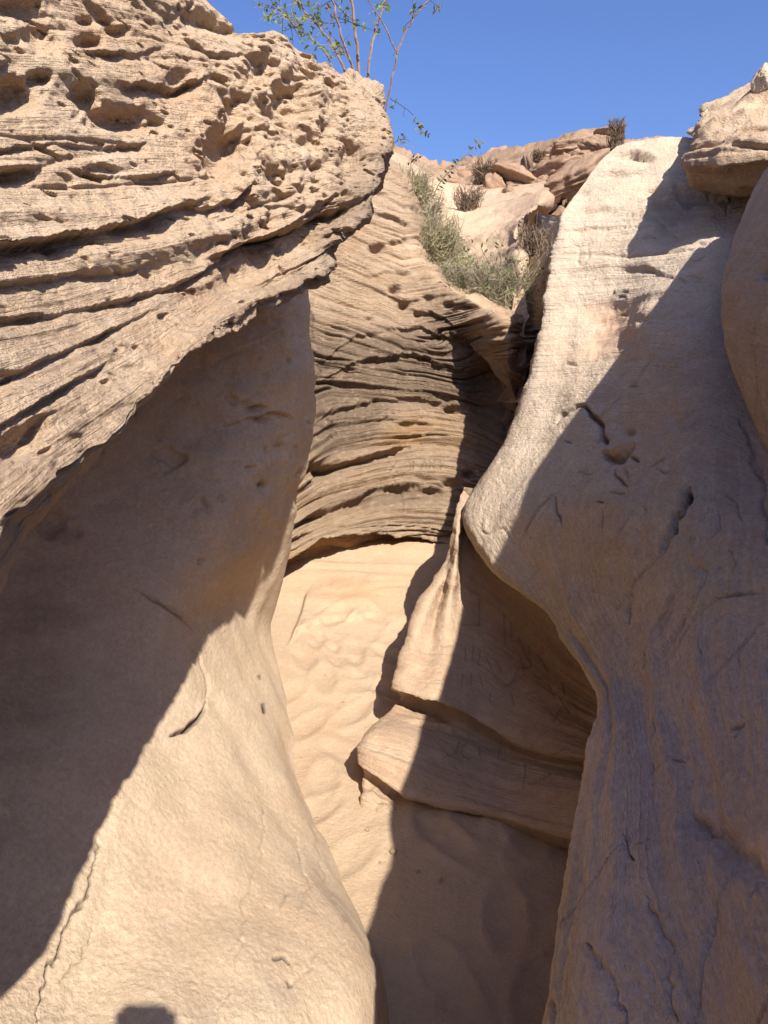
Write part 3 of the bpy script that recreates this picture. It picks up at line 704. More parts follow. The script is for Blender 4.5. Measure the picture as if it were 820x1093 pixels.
rows = []
for r in (
  [(494,520,3.5), (498,524,3.46), (502,528,3.44), (507,531,3.42), (514,536,3.42), (546,560,3.3), (590,610,2.95), (640,650,2.7), (710,700,2.5)],
  [(484,556,3.24), (487,558,3.20), (489,560,3.19), (492,562,3.20), (498,566,3.29), (524,590,3.24), (562,630,3.08), (612,685,2.75), (700,740,2.4)],
  [(476,600,3.22), (479,602,3.19), (482,604,3.15), (486,606,3.11), (491,610,3.21), (516,628,3.22), (556,660,3.1), (610,712,2.76), (700,765,2.38)],
  [(448,642,3.10), (456,646,3.04), (467,650,3.12), (478,652,3.04), (491,656,3.10), (514,668,3.13), (552,694,3.04), (608,740,2.7), (700,790,2.33)],
  [(430,692,2.92), (438,696,2.86), (456,700,2.88), (474,700,2.86), (490,702,2.90), (514,710,2.93), (545,730,2.88), (606,764,2.6), (700,808,2.27)],
  [(418,732,2.76), (426,737,2.71), (444,742,2.68), (466,746,2.66), (488,754,2.68), (512,768,2.70), (545,786,2.62), (600,802,2.42), (700,818,2.16)],
  [(424,748,2.82), (432,751,2.80), (448,755,2.79), (468,762,2.78), (490,774,2.74), (514,788,2.735), (546,803,2.66), (602,818,2.47), (700,834,2.26)],
  [(390,780,2.58), (398,780,2.54), (420,781,2.55), (448,790,2.56), (478,802,2.58), (506,814,2.58), (540,826,2.53), (600,838,2.36), (700,852,2.08)],
  [(380,797,2.52), (388,800,2.47), (412,808,2.44), (442,822,2.43), (474,836,2.44), (506,846,2.43), (540,856,2.40), (600,868,2.24), (700,880,2.02)],
  [(381,814,2.48), (388,819,2.44), (408,832,2.41), (434,848,2.39), (466,858,2.39), (502,864,2.37), (540,874,2.32), (602,892,2.17), (700,905,1.97)],
  [(386,828,2.50), (394,834,2.47), (412,846,2.46), (438,862,2.47), (468,874,2.48), (502,884,2.46), (540,896,2.40), (604,912,2.26), (700,925,2.06)],
  [(384,862,2.44), (393,866,2.41), (410,874,2.39), (436,890,2.36), (468,904,2.34), (502,914,2.30), (540,928,2.24), (602,946,2.12), (700,966,1.93)],
  [(386,960,2.44), (394,964,2.40), (412,974,2.38), (438,990,2.35), (468,1004,2.33), (502,1014,2.29), (540,1024,2.2), (602,1040,2.1), (700,1055,1.9)],
):
    e = r[0]
    rows.append([(e[0] + 110, e[1] + 5, e[2] + 1.0), (e[0] + 22, e[1] + 2, e[2] + .38)] + r)
beds = [0, .2, .38, .55, .72, .9, .98, 1.1, 1.2, 1.3, 1.4, 1.56, 1.9]
AL = Sheet(rows, beds, vis_cols=(2, 10), vis_rows=(0, 12), step=1.3)
P, bed, px, py = AL.P0, AL.bed, AL.px, AL.py
AL.D += .018 * fbm(P, 2.2, 3, 151) + .007 * fbm(P, 7, 3, 152)
sw = bed + .03 * fbm(P, 1.5, 2, 153)
AL.D += .004 * np.tanh(3 * lam(P, sw, .6, 14, 2, 154)) + .004 * lam(P, sw, 1.6, 46, 2, 155)
AL.D += .003 * fbm(P, 28, 3, 156)
base = sstep(1.32, 1.42, bed)
AL.D += base * (.02 * fbm(P, 11, 3, 157) + .012 * fbm(P, 28, 2, 158))
AL.ledge([(410,734),(444,745),(466,750),(490,759),(513,773),(546,791)], .035, 9, .2, 8, 2, 161, False)
AL.ledge([(376,812),(408,835),(434,852),(466,862),(502,868),(540,878)], .03, 9, .2, 8, 2, 162, False)
AL.ledge([(425,768),(470,772),(520,792)], .02, 6, .3, 4, 2, 163)
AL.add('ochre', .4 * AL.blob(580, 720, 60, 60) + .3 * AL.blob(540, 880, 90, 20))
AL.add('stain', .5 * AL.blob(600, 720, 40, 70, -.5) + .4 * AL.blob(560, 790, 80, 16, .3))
sc2 = [[(512,640),(512,668)],[(493,668),(512,668)],[(538,655),(540,690)],[(545,662),(546,684)],[(553,680),(566,706)],[(565,690),(568,712)],[(546,726),(556,714),(566,714)],[(556,722),(538,732)],
       [(524,740),(524,748),(532,752)],[(562,739),(576,737)],[(545,738),(549,752)],[(592,770),(600,755)],[(588,760),(600,772)],[(586,730),(592,745)],[(598,745),(608,760)],[(614,752),(622,757)],
       [(498,690),(498,706)],[(506,690),(506,704)],[(514,694),(512,708)],[(484,712),(492,712)],[(504,716),(504,730)],[(512,718),(516,732)],[(494,720),(494,732)],[(520,700),(526,712)],
       [(484,776),(492,790),(488,802),(474,808)],[(500,792),(494,796),(496,806),(502,808)],[(512,794),(512,806)],[(534,794),(532,808)],[(520,800),(528,800)],[(562,816),(560,842)],[(566,838),(590,826)],[(540,812),(556,818)],
       [(478,792),(470,786)],[(548,834),(558,830)],[(590,806),(602,800)],[(575,700),(585,716)],[(600,728),(604,742)],[(470,690),(484,690)],[(556,700),(560,716)],[(572,722),(580,726)],[(530,705),(536,716)]]
strokes(AL, sc2, .004, .8, .3)
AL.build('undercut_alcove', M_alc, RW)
tag(RW, 'broad smooth right canyon wall, fluted face and bulge above a dark scratched undercut', 'rock wall')

# ================================================================== ROCK: boulder knob on the right rim
rows = []
for r in (
  [(752,112,3.9), (790,95,3.9), (850,68,3.8), (960,40,3.6)],
  [(744,126,3.24), (778,106,3.12), (832,80,2.98), (950,48,2.8)],
  [(731,150,3.08), (766,140,2.90), (832,122,2.74), (950,100,2.5)],
  [(729,176,3.06), (766,174,2.86), (832,168,2.70), (950,160,2.4)],
  [(736,196,3.16), (770,202,3.02), (832,206,2.88), (950,215,2.6)],
  [(752,198,3.5), (784,206,3.4), (832,212,3.3), (950,220,3.0)],
):
    e = r[0]
    rows.append([(e[0] + 60, e[1] + 5, e[2] + .9), (e[0] + 14, e[1] + 2, e[2] + .3)] + r)
BO = Sheet(rows, [0, .1, .25, .4, .55, .7], vis_cols=(2, 5), vis_rows=(0, 5), step=1.4)
P, bed, px, py = BO.P0, BO.bed, BO.px, BO.py
BO.D += .05 * fbm(P, 3, 3, 171) + .02 * fbm(P, 9, 3, 172) + .006 * fbm(P, 28, 2, 173)
BO.D += .018 * np.tanh(3 * lam(P, bed, 1.0, 12, 2, 174)) + .01 * lam(P, bed, 2, 34, 2, 175)
BO.D -= .03 * np.exp(-(lam(P, bed + .1 * fbm(P, 2, 2, 176), 1.2, 9, 1, 177) / .08) ** 2)
kn = BO.blob(790, 150, 26, 14, .4, 3)
BO.D += kn * .05 * (.25 - np.abs(fbm(P, 12, 3, 178)))
BO.add('stain', .5 * BO.blob(748, 185, 20, 16) + .3 * BO.blob(800, 150, 20, 12))
BO.add('dust', .5 * BO.blob(800, 105, 50, 14, -.3))
BO.build('boulder', M_over)
tag(bpy.data.objects['boulder'], 'rounded layered boulder capping the right wall under the sky', 'boulder')

# ================================================================== GROUND: slope behind, sand, plateau
rows = []
for r in (
  [(240,60,11.5), (380,140,11), (470,190,10.5), (530,196,10), (575,192,9.5), (612,186,9)],
  [(240,130,8.5), (380,175,8.4), (470,215,8.2), (522,218,8), (556,214,7.8), (592,206,7.4)],
  [(260,200,6.8), (390,225,6.8), (472,250,6.6), (518,250,6.0), (540,246,5.7), (554,236,5.5)],
  [(300,270,5.9), (410,280,5.9), (474,288,5.8), (516,290,5.4), (544,288,5.0), (557,284,4.8)],
  [(330,340,5.3), (424,335,5.3), (484,332,5.2), (522,336,4.9), (544,336,4.6), (558,336,4.45)],
  [(330,460,4.9), (424,460,4.9), (484,440,4.9), (522,430,4.75), (544,430,4.6), (560,430,4.5)],
):
    e = r[-1]
    rows.append([(r[0][0] - 260, r[0][1] - 60, r[0][2])] + r + [(e[0] + 2, e[1] + 6, e[2] + .5), (e[0] + 6, e[1] + 12, e[2] + 1.5), (e[0] + 9, e[1] + 14, e[2] + 3.0)])
SL = Sheet(rows, [0, .5, 1, 1.5, 2, 2.5], vis_cols=(1, 8), vis_rows=(0, 4), step=1.4)
P = SL.P0
SL.D += .10 * fbm(P, .9, 3, 181) + .03 * fbm(P, 4, 3, 182) + .012 * fbm(P, 14, 2, 183)
SL.D += .03 * np.tanh(3 * lam(P, P[..., 2], .4, 5, 2, 184)) * sstep(490, 560, SL.px)
SL.add('dust', .9 * SL.blob(470, 230, 50, 40, .5, 3) + .6 * SL.blob(540, 270, 30, 40))
xl = np.interp(SL.py, [200, 207, 215, 222, 230, 240, 260, 300, 345], [622, 604, 586, 573, 563, 557, 558, 562, 560]) + 3 * perlin(SL.px / 10, SL.py / 10, SL.px * 0, 185)
hol = sstep(-1, 4, SL.px - xl) * sstep(196, 204, SL.py)
Vd = SL.P0 - EYE; Vd /= np.linalg.norm(Vd, axis=-1, keepdims=True)
SL.build('sandy_slope', M_hill, None, Vd * (hol * (.25 + .3 * fbm(P, 2, 2, 186)))[..., None])
tag(bpy.data.objects['sandy_slope'], kind='structure')

rows = [
  [(200,130,19), (380,150,17), (470,170,16), (530,160,16), (580,152,16), (640,146,16), (720,156,16), (860,150,16)],
  [(200,170,14), (380,180,13), (470,193,12.5), (520,186,12), (572,170,11.8), (625,152,11.5), (690,160,11.5), (860,150,11)],
  [(200,190,12.5), (380,190,12), (470,202,11.4), (525,200,10.8), (575,188,10.2), (625,178,9.8), (690,180,9.6), (860,170,9)],
  [(200,230,11), (380,215,10.8), (470,222,10.2), (530,218,9.6), (578,208,9.0), (630,205,8.4), (690,210,8.2), (860,210,8)],
  [(200,330,9), (380,300,9), (470,290,9), (530,280,8.6), (578,270,8.0), (630,270,7.6), (690,270,7.4), (860,270,7)],
]
HI = Sheet(rows, [0, .6, 1.2, 1.8, 2.6], vis_cols=(1, 6), vis_rows=(0, 3), step=1.3)
P = HI.P0
sw = P[..., 2] + .25 * fbm(P, .5, 2, 191)
HI.D += .22 * fbm(P, .6, 3, 192) + .10 * np.tanh(3 * lam(P, sw, .3, 3.0, 2, 193)) + .05 * np.tanh(3 * lam(P, sw, .8, 9, 2, 194))
HI.D += .10 * np.abs(fbm(P, 1.6, 3, 195)) + .05 * fbm(P, 6, 3, 196)
HI.D -= .12 * np.exp(-(fbm(P, 1.2, 2, 197) / .06) ** 2)
for k, (pts, dp, w) in enumerate((([(540,182),(570,178),(610,176),(650,166)], .30, 8), ([(556,200),(585,196),(620,186),(660,180)], .35, 9), ([(480,204),(510,200),(536,206)], .25, 7),
      ([(590,166),(620,160),(650,152)], .25, 6), ([(500,214),(530,212),(560,214),(590,208)], .25, 8), ([(430,196),(460,200),(490,198)], .2, 6), ([(600,212),(630,200),(655,192)], .25, 8))):
    HI.ledge(pts, dp, w, .6, 4, 4, 300 + k)
HI.add('stain', .6 * sstep(0, .4, fbm(P, 1.0, 2, 198)))
HI.build('hills', M_far)
tag(bpy.data.objects['hills'], kind='structure')

# sand floor of the slot (world metres)
xs = np.concatenate([np.linspace(-3.6, -1.0, 20)[:-1], np.linspace(-1.0, .9, 330)[:-1], np.linspace(.9, 2.2, 20)])
ys = np.concatenate([np.linspace(-5, .9, 40)[:-1], np.linspace(.9, 4.7, 520)[:-1], np.linspace(4.7, 6.0, 16)])
X, Y = np.meshgrid(xs, ys)
Z = np.interp(Y, [-3, 0, 1.2, 1.8, 2.5, 3.3, 3.75, 4.1, 4.5, 6.0], [-.05, 0, .03, .045, .07, .15, .235, .36, .5, .8])
Pz = np.stack([X, Y, Y * 0], -1)
bk = sstep(2.9, 3.5, Y)
Z = Z + sstep(-.15, -.9, Y) * np.clip(-X - .30, 0, 2.3) * .85  # unseen bank behind the eye, added to bounce sun onto the right wall
Z = Z + .018 * fbm(Pz, 1.6, 3, 201) + .007 * fbm(Pz, 4.2, 2, 202) * (1 - .5 * bk)
rip = np.sin((Y * 1.0 + .55 * X + .25 * fbm(Pz, 1.3, 2, 203)) * 42)
Z = Z + .0035 * rip * sstep(-.2, .4, fbm(Pz, 1.1, 2, 204)) * (1 - bk)
# half-filled footprints
fr = np.random.default_rng(8)
for k in range(80):
    fx, fy = fr.uniform(-.55, .45), fr.uniform(1.3, 3.6)
    a = fr.normal(0, .5)
    dx, dy = X - fx, Y - fy
    u, v = dx * math.cos(a) + dy * math.sin(a), -dx * math.sin(a) + dy * math.cos(a)
    r = (u / .045) ** 2 + (v / .10) ** 2
    dp = fr.uniform(.003, .010)
    Z = Z - dp * np.exp(-r ** 1.5) + .5 * dp * np.exp(-((np.sqrt(r) - 1.35) / .35) ** 2)
Z = Z + .0012 * fbm(Pz, 40, 2, 205)
sp = np.stack([X, Y, Z], -1)
ppx, ppy, _ = project(sp)
# rock slab breaking through the drift
def poly_d(pts):
    best = np.full(X.shape, 1e9)
    pts = np.array(pts, float)
    jx = ppx + 3 * perlin(ppx / 9, ppy / 9, X * 0, 206)
    jy = ppy + 3 * perlin(ppx / 9, ppy / 9, X * 0 + 3, 207)
    for a in range(len(pts) - 1):
        v = pts[a + 1] - pts[a]
        t = np.clip(((jx - pts[a, 0]) * v[0] + (jy - pts[a, 1]) * v[1]) / (v @ v), 0, 1)
        best = np.minimum(best, np.hypot(jx - pts[a, 0] - t * v[0], jy - pts[a, 1] - t * v[1]))
    return best
yl = np.interp(ppx, [306, 318, 345, 380, 410], [692, 676, 664, 661, 655]) + 2 * perlin(ppx / 8, X * 0, X * 0, 208)
tt = ppy - yl
slab = sstep(306, 316, ppx) * (1 - sstep(392, 412, ppx)) * sstep(1.5, -1.5, tt) * sstep(-48, -28, tt)
lx = np.interp(ppy, [630, 660, 692], [329, 320, 306])
slab *= sstep(-2, 3, ppx - lx)
sp[..., 2] += .024 * slab + slab * .006 * fbm(Pz, 9, 3, 209)
sp[..., 2] += bk * .014 * np.tanh(3 * lam(sp, sp[..., 2], .8, 22, 2, 210)) * sstep(3.45, 3.8, Y)
g = np.zeros(X.shape)
och = bk * sstep(3.3, 3.9, Y) * .22
sand = grid_object('sand_floor', sp, M_sand, None, {'bed': Z, 'stain': g, 'dust': g, 'ochre': och, 'groove_dark': g}, False)
tag(sand, kind='structure')

# desert plateau all round, to the horizon
r_ = np.concatenate([np.linspace(0, 14, 60), np.geomspace(15, 4000, 40)])
th = np.linspace(0, 2 * np.pi, 121)
Rr, Th = np.meshgrid(r_, th, indexing='ij')
X = Rr * np.cos(Th); Y = Rr * np.sin(Th) + 1.0
ax = np.maximum(np.maximum(X - 2.0, -2.6 - X), np.maximum(Y - 8.5, -5.0 - Y))
Pz = np.stack([X, Y, Y * 0], -1)
rise = sstep(0, 1.8, ax)
Z = -.5 + 2.4 * rise + rise * (.12 * fbm(Pz, .5, 3, 221) * sstep(4, 20, Rr) + .8 * fbm(Pz, .02, 3, 222) * sstep(20, 80, Rr))
g = np.zeros(X.shape)
gr_ = grid_object('desert_ground', np.stack([X, Y, Z], -1), M_hill, None, {'bed': Z, 'stain': g, 'dust': g + .5, 'ochre': g, 'groove_dark': g}, True)
tag(gr_, kind='structure')

# ================================================================== loose rocks
def rock(name, loc, size, mat, seed, label, cat='rock', group=None, squash=(1,1,1), rot=(0,0,0), cuts=7, lay=.0):
    n1, n2 = 44, 66
    ph = np.linspace(0, np.pi, n1); th = np.linspace(0, 2 * np.pi, n2)
    A, B = np.meshgrid(ph, th, indexing='ij')
    D = np.stack([np.sin(A) * np.cos(B), np.sin(A) * np.sin(B), np.cos(A)], -1)
    r = np.ones(A.shape); q = np.random.default_rng(seed)
    for k in range(cuts):
        nn = q.normal(size=3); nn /= np.linalg.norm(nn)
        h = q.uniform(.45, .8)
        dt = D @ nn
        r = np.minimum(r, np.where(dt > .05, h / np.maximum(dt, .05), 9))
    Q = D * r[..., None]
    Q = Q + D * (.10 * fbm(Q, 2.5, 3, seed) + .07 * fbm(Q, 6, 3, seed + 1) + lay * np.tanh(3 * lam(Q, Q[..., 2], .8, 6, 2, seed + 2)))[..., None]
    Q = Q * np.array(squash) * size
    g = np.zeros(A.shape)
    o = grid_object(name, Q, mat, None, {'bed': Q[..., 2], 'stain': g, 'dust': g, 'ochre': g, 'groove_dark': g}, True)
    o.location = Vector(loc); o.rotation_euler = rot
    tag(o, label, cat, group); return o

rock('tilted_rock', at(556,190,9.2), .34, M_brown, 31, 'brown pointed rock slab tilted out over the sandy slope below the skyline', 'rock', None, (1.35,.6,.42), (.1,.42,-.35), 8, .04)
rq = random.Random(5)
for k, (x, y, d, sz) in enumerate(((530,212,9.3,.34),(592,186,9.3,.44),(620,172,9.6,.42),(498,206,10.2,.34),(640,160,10.2,.36),(606,202,8.9,.30),(576,206,9.0,.30),(545,214,8.9,.26),(612,160,11,.40),(478,212,10,.28),(632,182,9.2,.34),(590,168,11,.3),(512,200,9.8,.2),(548,202,9.2,.18),(566,190,10,.22),(582,212,8.7,.2),(600,176,10.4,.22),(616,190,9,.2),(606,164,11,.2),(628,160,10.6,.2),(642,150,10.8,.2),(486,200,10.8,.22),(522,222,8.6,.16),(560,218,8.4,.18),(596,196,9,.18),(650,142,10.8,.22))):
    rock('outcrop_rock', at(x, y, d), sz, M_far if k % 3 else M_brown, 33 + k, 'reddish broken outcrop rock on the far slope under the skyline', 'rock', 'outcrop rocks on the far slope', (rq.uniform(.8, 1.2), .7, rq.uniform(.5, .85)), (rq.gauss(0, .2), rq.gauss(-.2, .3), rq.uniform(0, 3)), 13, .09)
rock('crag', at(622,190,6.9), .40, M_far, 95, 'broken reddish crag directly behind the upper edge of the pale right wall', 'crag', None, (1.1,.8,.62), (.1,-.5,.3), 13, .09)
rock('rim_stone', at(817,84,3.0), .055, M_right, 36, 'small pale stone on top of the boulder at the right edge', 'stone', None, (1,.9,1.2), (0,0,.3), 6, .03)

for k, (x, y, sz) in enumerate(((352,905,.010),(338,872,.007),(420,905,.012),(446,925,.009),(322,812,.006),(392,884,.008),(366,760,.007),(470,935,.010),(406,915,.006),(348,735,.006))):
    pt = at(x, y, 1.0) - EYE; tpar = (EYE[2] - .06) / -pt[2]; hit = EYE + pt * tpar
    iy = np.argmin(np.abs(ys - hit[1])); ix = np.argmin(np.abs(xs - hit[0]))
    rock('pebble', (hit[0], hit[1], sp[iy, ix, 2] + sz * .25), sz, M_over, 80 + k, 'small sandstone pebble lying loose on the sand floor', 'pebble', 'pebbles on the sand floor', (1.2, .9, .7), (0, 0, k), 7)
# ================================================================== plants
M_bark = plain('grey_brown_bark', (.16,.105,.08), .85, .3, 60)
M_leaf = plain('pale_green_leaf', (.16,.20,.055), .6, .3, 25, .35)
M_leaf2 = plain('olive_leaf', (.15,.155,.06), .65, .3, 25, .3)
M_dry = plain('dry_twig', (.27,.22,.15), .9, .3, 15)
M_drygr = plain('dry_green_twig', (.31,.265,.15), .9, .35, 9)
M_brush = plain('brown_brush', (.17,.115,.075), .9, .35, 9)

class MB:
    def __init__(s): s.v = []; s.f = []
    def tube(s, pts, r0, r1, k=5):
        pts = [Vector(p) for p in pts]; b = len(s.v); n = len(pts)
        for i, p in enumerate(pts):
            t = (pts[min(i + 1, n - 1)] - pts[max(i - 1, 0)]).normalized()
            a = t.orthogonal().normalized(); c = t.cross(a)
            r = r0 + (r1 - r0) * i / (n - 1)
            for j in range(k):
                an = 2 * math.pi * j / k
                s.v.append(p + (a * math.cos(an) + c * math.sin(an)) * r)
        for i in range(n - 1):
            for j in range(k):
                s.f.append((b + i*k + j, b + i*k + (j+1) % k, b + (i+1)*k + (j+1) % k, b + (i+1)*k + j))
        s.f.append(tuple(b + (n-1)*k + j for j in range(k)))
    def leaf(s, p, d, L, w):
        d = Vector(d).normalized(); n = Vector((random.gauss(0,1), random.gauss(0,1), random.gauss(0,1)))
        side = d.cross(n).normalized(); nn = side.cross(d)
        p = Vector(p); b = len(s.v)
        s.v += [p, p + d*L*.45 + side*w*.5 + nn*w*.15, p + d*L - nn*w*.2, p + d*L*.45 - side*w*.5 + nn*w*.15, p + d*L*.5]
        s.f += [(b, b+1, b+4), (b+1, b+2, b+4), (b+2, b+3, b+4), (b+3, b, b+4)]
    def build(s, name, mat, parent=None):
        me = bpy.data.meshes.new(name); me.from_pydata([tuple(v) for v in s.v], [], s.f); me.materials.append(mat); me.update()
        o = bpy.data.objects.new(name, me); COL.objects.link(o)
        if parent: o.parent = parent
        return o

def curve(pts, n=14, wob=0.0):
    c = np.array([list(p) for p in pts], float)
    g = spline_axis(c, [max(2, n // (len(pts) - 1))] * (len(pts) - 1))
    return [Vector(p) + Vector((random.gauss(0, wob), random.gauss(0, wob), random.gauss(0, wob))) for p in g]

def rv(s=1.0): return Vector((random.gauss(0, s), random.gauss(0, s), random.gauss(0, s)))

# sapling behind the overhang
sap = empty('sapling', tuple(at(386,150,2.75)))
sap_inv = Vector(sap.location)
def rel(p, o): return Vector(p) - o
tr, lf = MB(), MB()
stems = [
  ([(386,150,2.75),(384,90,2.75),(380,40,2.74),(374,-10,2.72),(366,-90,2.7)], .0085),
  ([(386,150,2.75),(378,80,2.72),(362,30,2.68),(355,0,2.66),(335,-60,2.6)], .006),
  ([(386,150,2.75),(366,70,2.8),(345,35,2.83),(326,12,2.85),(300,-25,2.9)], .006),
  ([(384,150,2.75),(350,62,2.9),(325,35,2.95),(308,20,3.0),(270,-20,3.0)], .0045),
  ([(386,150,2.75),(396,52,2.78),(405,20,2.8),(412,0,2.82),(420,-60,2.85)], .006),
  ([(384,150,2.75),(378,76,2.7),(372,62,2.69),(366,55,2.68)], .004),
]
for pts, r in stems:
    c = curve([rel(at(*p), sap_inv) for p in pts], 20, .002)
    tr.tube(c, r, r * .45)
    for k in range(8):
        i = random.randint(len(c) // 2 + 1, len(c) - 1)
        p = c[i]
        d = (c[i] - c[i-1]).normalized() + rv(.6); d.normalize()
        L = random.uniform(.05, .16)
        tw = [p, p + d * L * .5 + rv(.006), p + d * L + Vector((0, 0, -.02))]
        tr.tube(tw, .0018, .0008, 3)
        for q in range(random.randint(2, 5)):
            t = random.random()
            lf.leaf(tw[0].lerp(tw[2], .3 + .7 * t), rv() + Vector((0, 0, -.4)), random.uniform(.016, .032), random.uniform(.008, .014))
for sx, n_, lo in ((3, 16, .4), (2, 15, .5), (1, 7, .6), (0, 3, .7), (4, 5, .7)):   # leafy sprays on the leaning stems
    c = curve([rel(at(*p), sap_inv) for p in stems[sx][0]], 40)
    for k in range(n_):
        p = c[random.randint(int(lo * len(c)), len(c) - 1)]
        L = random.uniform(.05, .17); d = (rv() + Vector((0, 0, .4))).normalized()
        e = p + d * L - Vector((0, 0, .02)); tr.tube([p, p.lerp(e, .5) + rv(.006), e], .0017, .0008, 3)
        for q in range(random.randint(4, 8)):
            lf.leaf(p.lerp(e, random.uniform(.25, 1.05)), rv() + Vector((0, 0, -.2)), random.uniform(.016, .034), random.uniform(.009, .015))
tr.build('trunk', M_bark, sap); lf.build('crown', M_leaf, sap)
tag(sap, 'thin bare stemmed sapling with sparse pale leaves rising behind the overhang', 'sapling')

sh = empty('shoot', tuple(at(412,215,2.9)))
so = Vector(sh.location); tr, lf = MB(), MB()
c = curve([rel(at(*p), so) for p in ((385,200,2.95),(402,160,2.9),(416,98,2.83),(425,55,2.8),(440,22,2.8),(458,0,2.8),(490,-35,2.8))], 36, .0015)
tr.tube(c, .005, .0018)
c2 = curve([rel(at(*p), so) for p in ((424,58,2.8),(412,30,2.78),(398,8,2.76),(380,-20,2.75))], 14, .001); tr.tube(c2, .003, .0014)
def spray(c, lo, hi, n_, Lr):
    for k in range(n_):
        p = c[random.randint(int(lo * (len(c) - 1)), int(hi * (len(c) - 1)))]
        e = p + (rv() + Vector((0, 0, -.3))).normalized() * random.uniform(*Lr)
        tr.tube([p, p.lerp(e, .5) + rv(.003), e], .0012, .0006, 3)
        for q in range(random.randint(2, 4)):
            lf.leaf(p.lerp(e, random.uniform(.4, 1)), rv() + Vector((0,0,-.5)), random.uniform(.014, .028), random.uniform(.007, .012))
spray(c, .55, 1, 13, (.03, .12)); spray(c2, .5, 1, 6, (.02, .06))
c3 = curve([rel(at(*p), so) for p in ((416,105,2.83),(428,112,2.85),(444,125,2.86),(450,142,2.88))], 12, .001); tr.tube(c3, .0015, .0007, 3)
c4 = curve([rel(at(*p), so) for p in ((415,160,2.87),(424,150,2.86),(436,150,2.86),(446,168,2.88))], 12, .001); tr.tube(c4, .0015, .0007, 3)
spray(c3, .2, 1, 9, (.015, .05)); spray(c4, .3, 1, 9, (.015, .05))
tr.build('stem', M_bark, sh); lf.build('leaves', M_leaf2, sh)
tag(sh, 'single curved shoot forking against the sky right of the overhang tip', 'shoot')

def bush(name, centre, rx, rz, n, mat, label, cat, seed, leafmat=None, nleaf=0, ry=None, spread=.9, r=.0035, up=.6, group=None, lsz=.03, droop=0.0, wig=.10):
    random.seed(seed)
    b = empty(name, tuple(centre)); tw, lf = MB(), MB(); ry = ry or rx; segs_ = []
    for k in range(n):
        a = random.uniform(0, 2 * math.pi); e = random.uniform(.0, 1.0)
        d = Vector((math.cos(a) * spread, math.sin(a) * spread * ry / rx, up + e)).normalized()
        L = random.uniform(.45, 1.0)
        tip = Vector((d.x * rx, d.y * rx, d.z * rz)) * L
        st = Vector((random.uniform(-.35,.35) * rx, random.uniform(-.35,.35) * ry, random.uniform(-.1, .1) * rz))
        m1 = st.lerp(tip, .4) + rv(wig * rx); m2 = st.lerp(tip, .72) + rv(wig * rx); tip = tip - Vector((0, 0, droop * rz * L))
        tw.tube([st, m1, m2, tip], r, r * .4, 3)
        segs_.append((m1, m2)); segs_.append((m2, tip))
        for q in range(2):
            p = m1.lerp(tip, random.random()); tw.tube([p, p + (d + rv(.7)).normalized() * random.uniform(.1, .28) * rx], r * .6, r * .3, 3)
    for k in range(nleaf):
        u_, v_ = random.choice(segs_); p = u_.lerp(v_, random.random())
        lf.leaf(p, rv() + Vector((0,0,.2)), random.uniform(.6, 1.2) * lsz, random.uniform(.3, .5) * lsz)
    tw.build('twigs', mat, b)
    if nleaf: lf.build('leaves', leafmat, b)
    tag(b, label, cat, group); return b

bush('dry_bush', at(438,226,5.0), .21, .42, 560, M_drygr, 'upper grey-green dry bush tight against the tip of the overhang', 'bush', 1, M_leaf2, 60, .2, 1.0, .0024, .4, None, .018, .1, .2)
bush('dry_bush', at(462,292,4.95), .25, .58, 800, M_drygr, 'dense tall dry bush beside the top edge of the banded wall', 'bush', 10, M_leaf2, 90, .25, 1.0, .0024, .45, None, .018, .12, .2)
bush('dry_bush', at(492,318,4.85), .30, .34, 620, M_dry, 'tangled straw-coloured bush on the sandy ridge left of the green shrub', 'bush', 2, M_leaf2, 160, .3, .9, .0024, .3, None, .022, .3, .16)
bush('green_shrub', at(520,334,4.72), .44, .56, 230, M_dry, 'loose shrub with sparse fresh green leaves leaning over the cleft', 'shrub', 3, M_leaf, 620, .3, 1.0, .0024, .4, None, .036, .12, .18)
for k, (x, y, d, rx, rz) in enumerate(((424,196,5.2,.14,.26),(446,250,5.05,.18,.40),(474,276,5.1,.22,.36),(484,298,5.3,.2,.30),(506,300,5.2,.22,.30),(500,326,4.8,.2,.26),(536,338,4.65,.18,.3),(456,226,5.6,.2,.34))):
    bush('scrub_clump', at(x, y + 12, d), rx, rz, 260, (M_drygr, M_dry)[k % 2], 'low clump of dry scrub in the strip along the ridge above the banded wall', 'scrub', 50 + k, M_leaf2, 60, rx, 1.1, .0022, .35, 'scrub along the ridge', .02, .15, .22)
bush('cleft_shrub', at(570,268,4.9), .16, .40, 150, M_brush, 'thin twiggy shrub hanging in the dark cleft beside the right wall', 'shrub', 4, M_leaf2, 110, .2, 1.0, .003, .1, None, .026, .4, .14)
bush('round_bush', at(519,194,9.6), .30, .30, 260, M_brush, 'round brown dry bush on the far skyline left of the tilted slab', 'bush', 5, None, 0, .25, .9, .006, .5)
bush('spiky_bush', at(658,158,9.0), .26, .36, 150, M_brush, 'spiky dark brown bush crowning the highest point of the skyline', 'bush', 6, None, 0, .2, .6, .006, .9)
bush('low_bush', at(574,172,10.6), .17, .2, 120, M_brush, 'small dark bush on the skyline above the reddish rocks', 'bush', 7, None, 0, .15, .9, .006, .5)
bush('low_bush', at(500,228,7.6), .26, .34, 150, M_brush, 'sparse reddish weed growing from the sandy slope below the brown bush', 'bush', 8, None, 0, .2, .8, .004, .5)
bush('low_bush', at(658,238,3.62), .07, .07, 110, M_brush, 'tiny dry tuft rooted in a crack of the pale right wall', 'bush', 9, None, 0, .05, .9, .0016, .4)
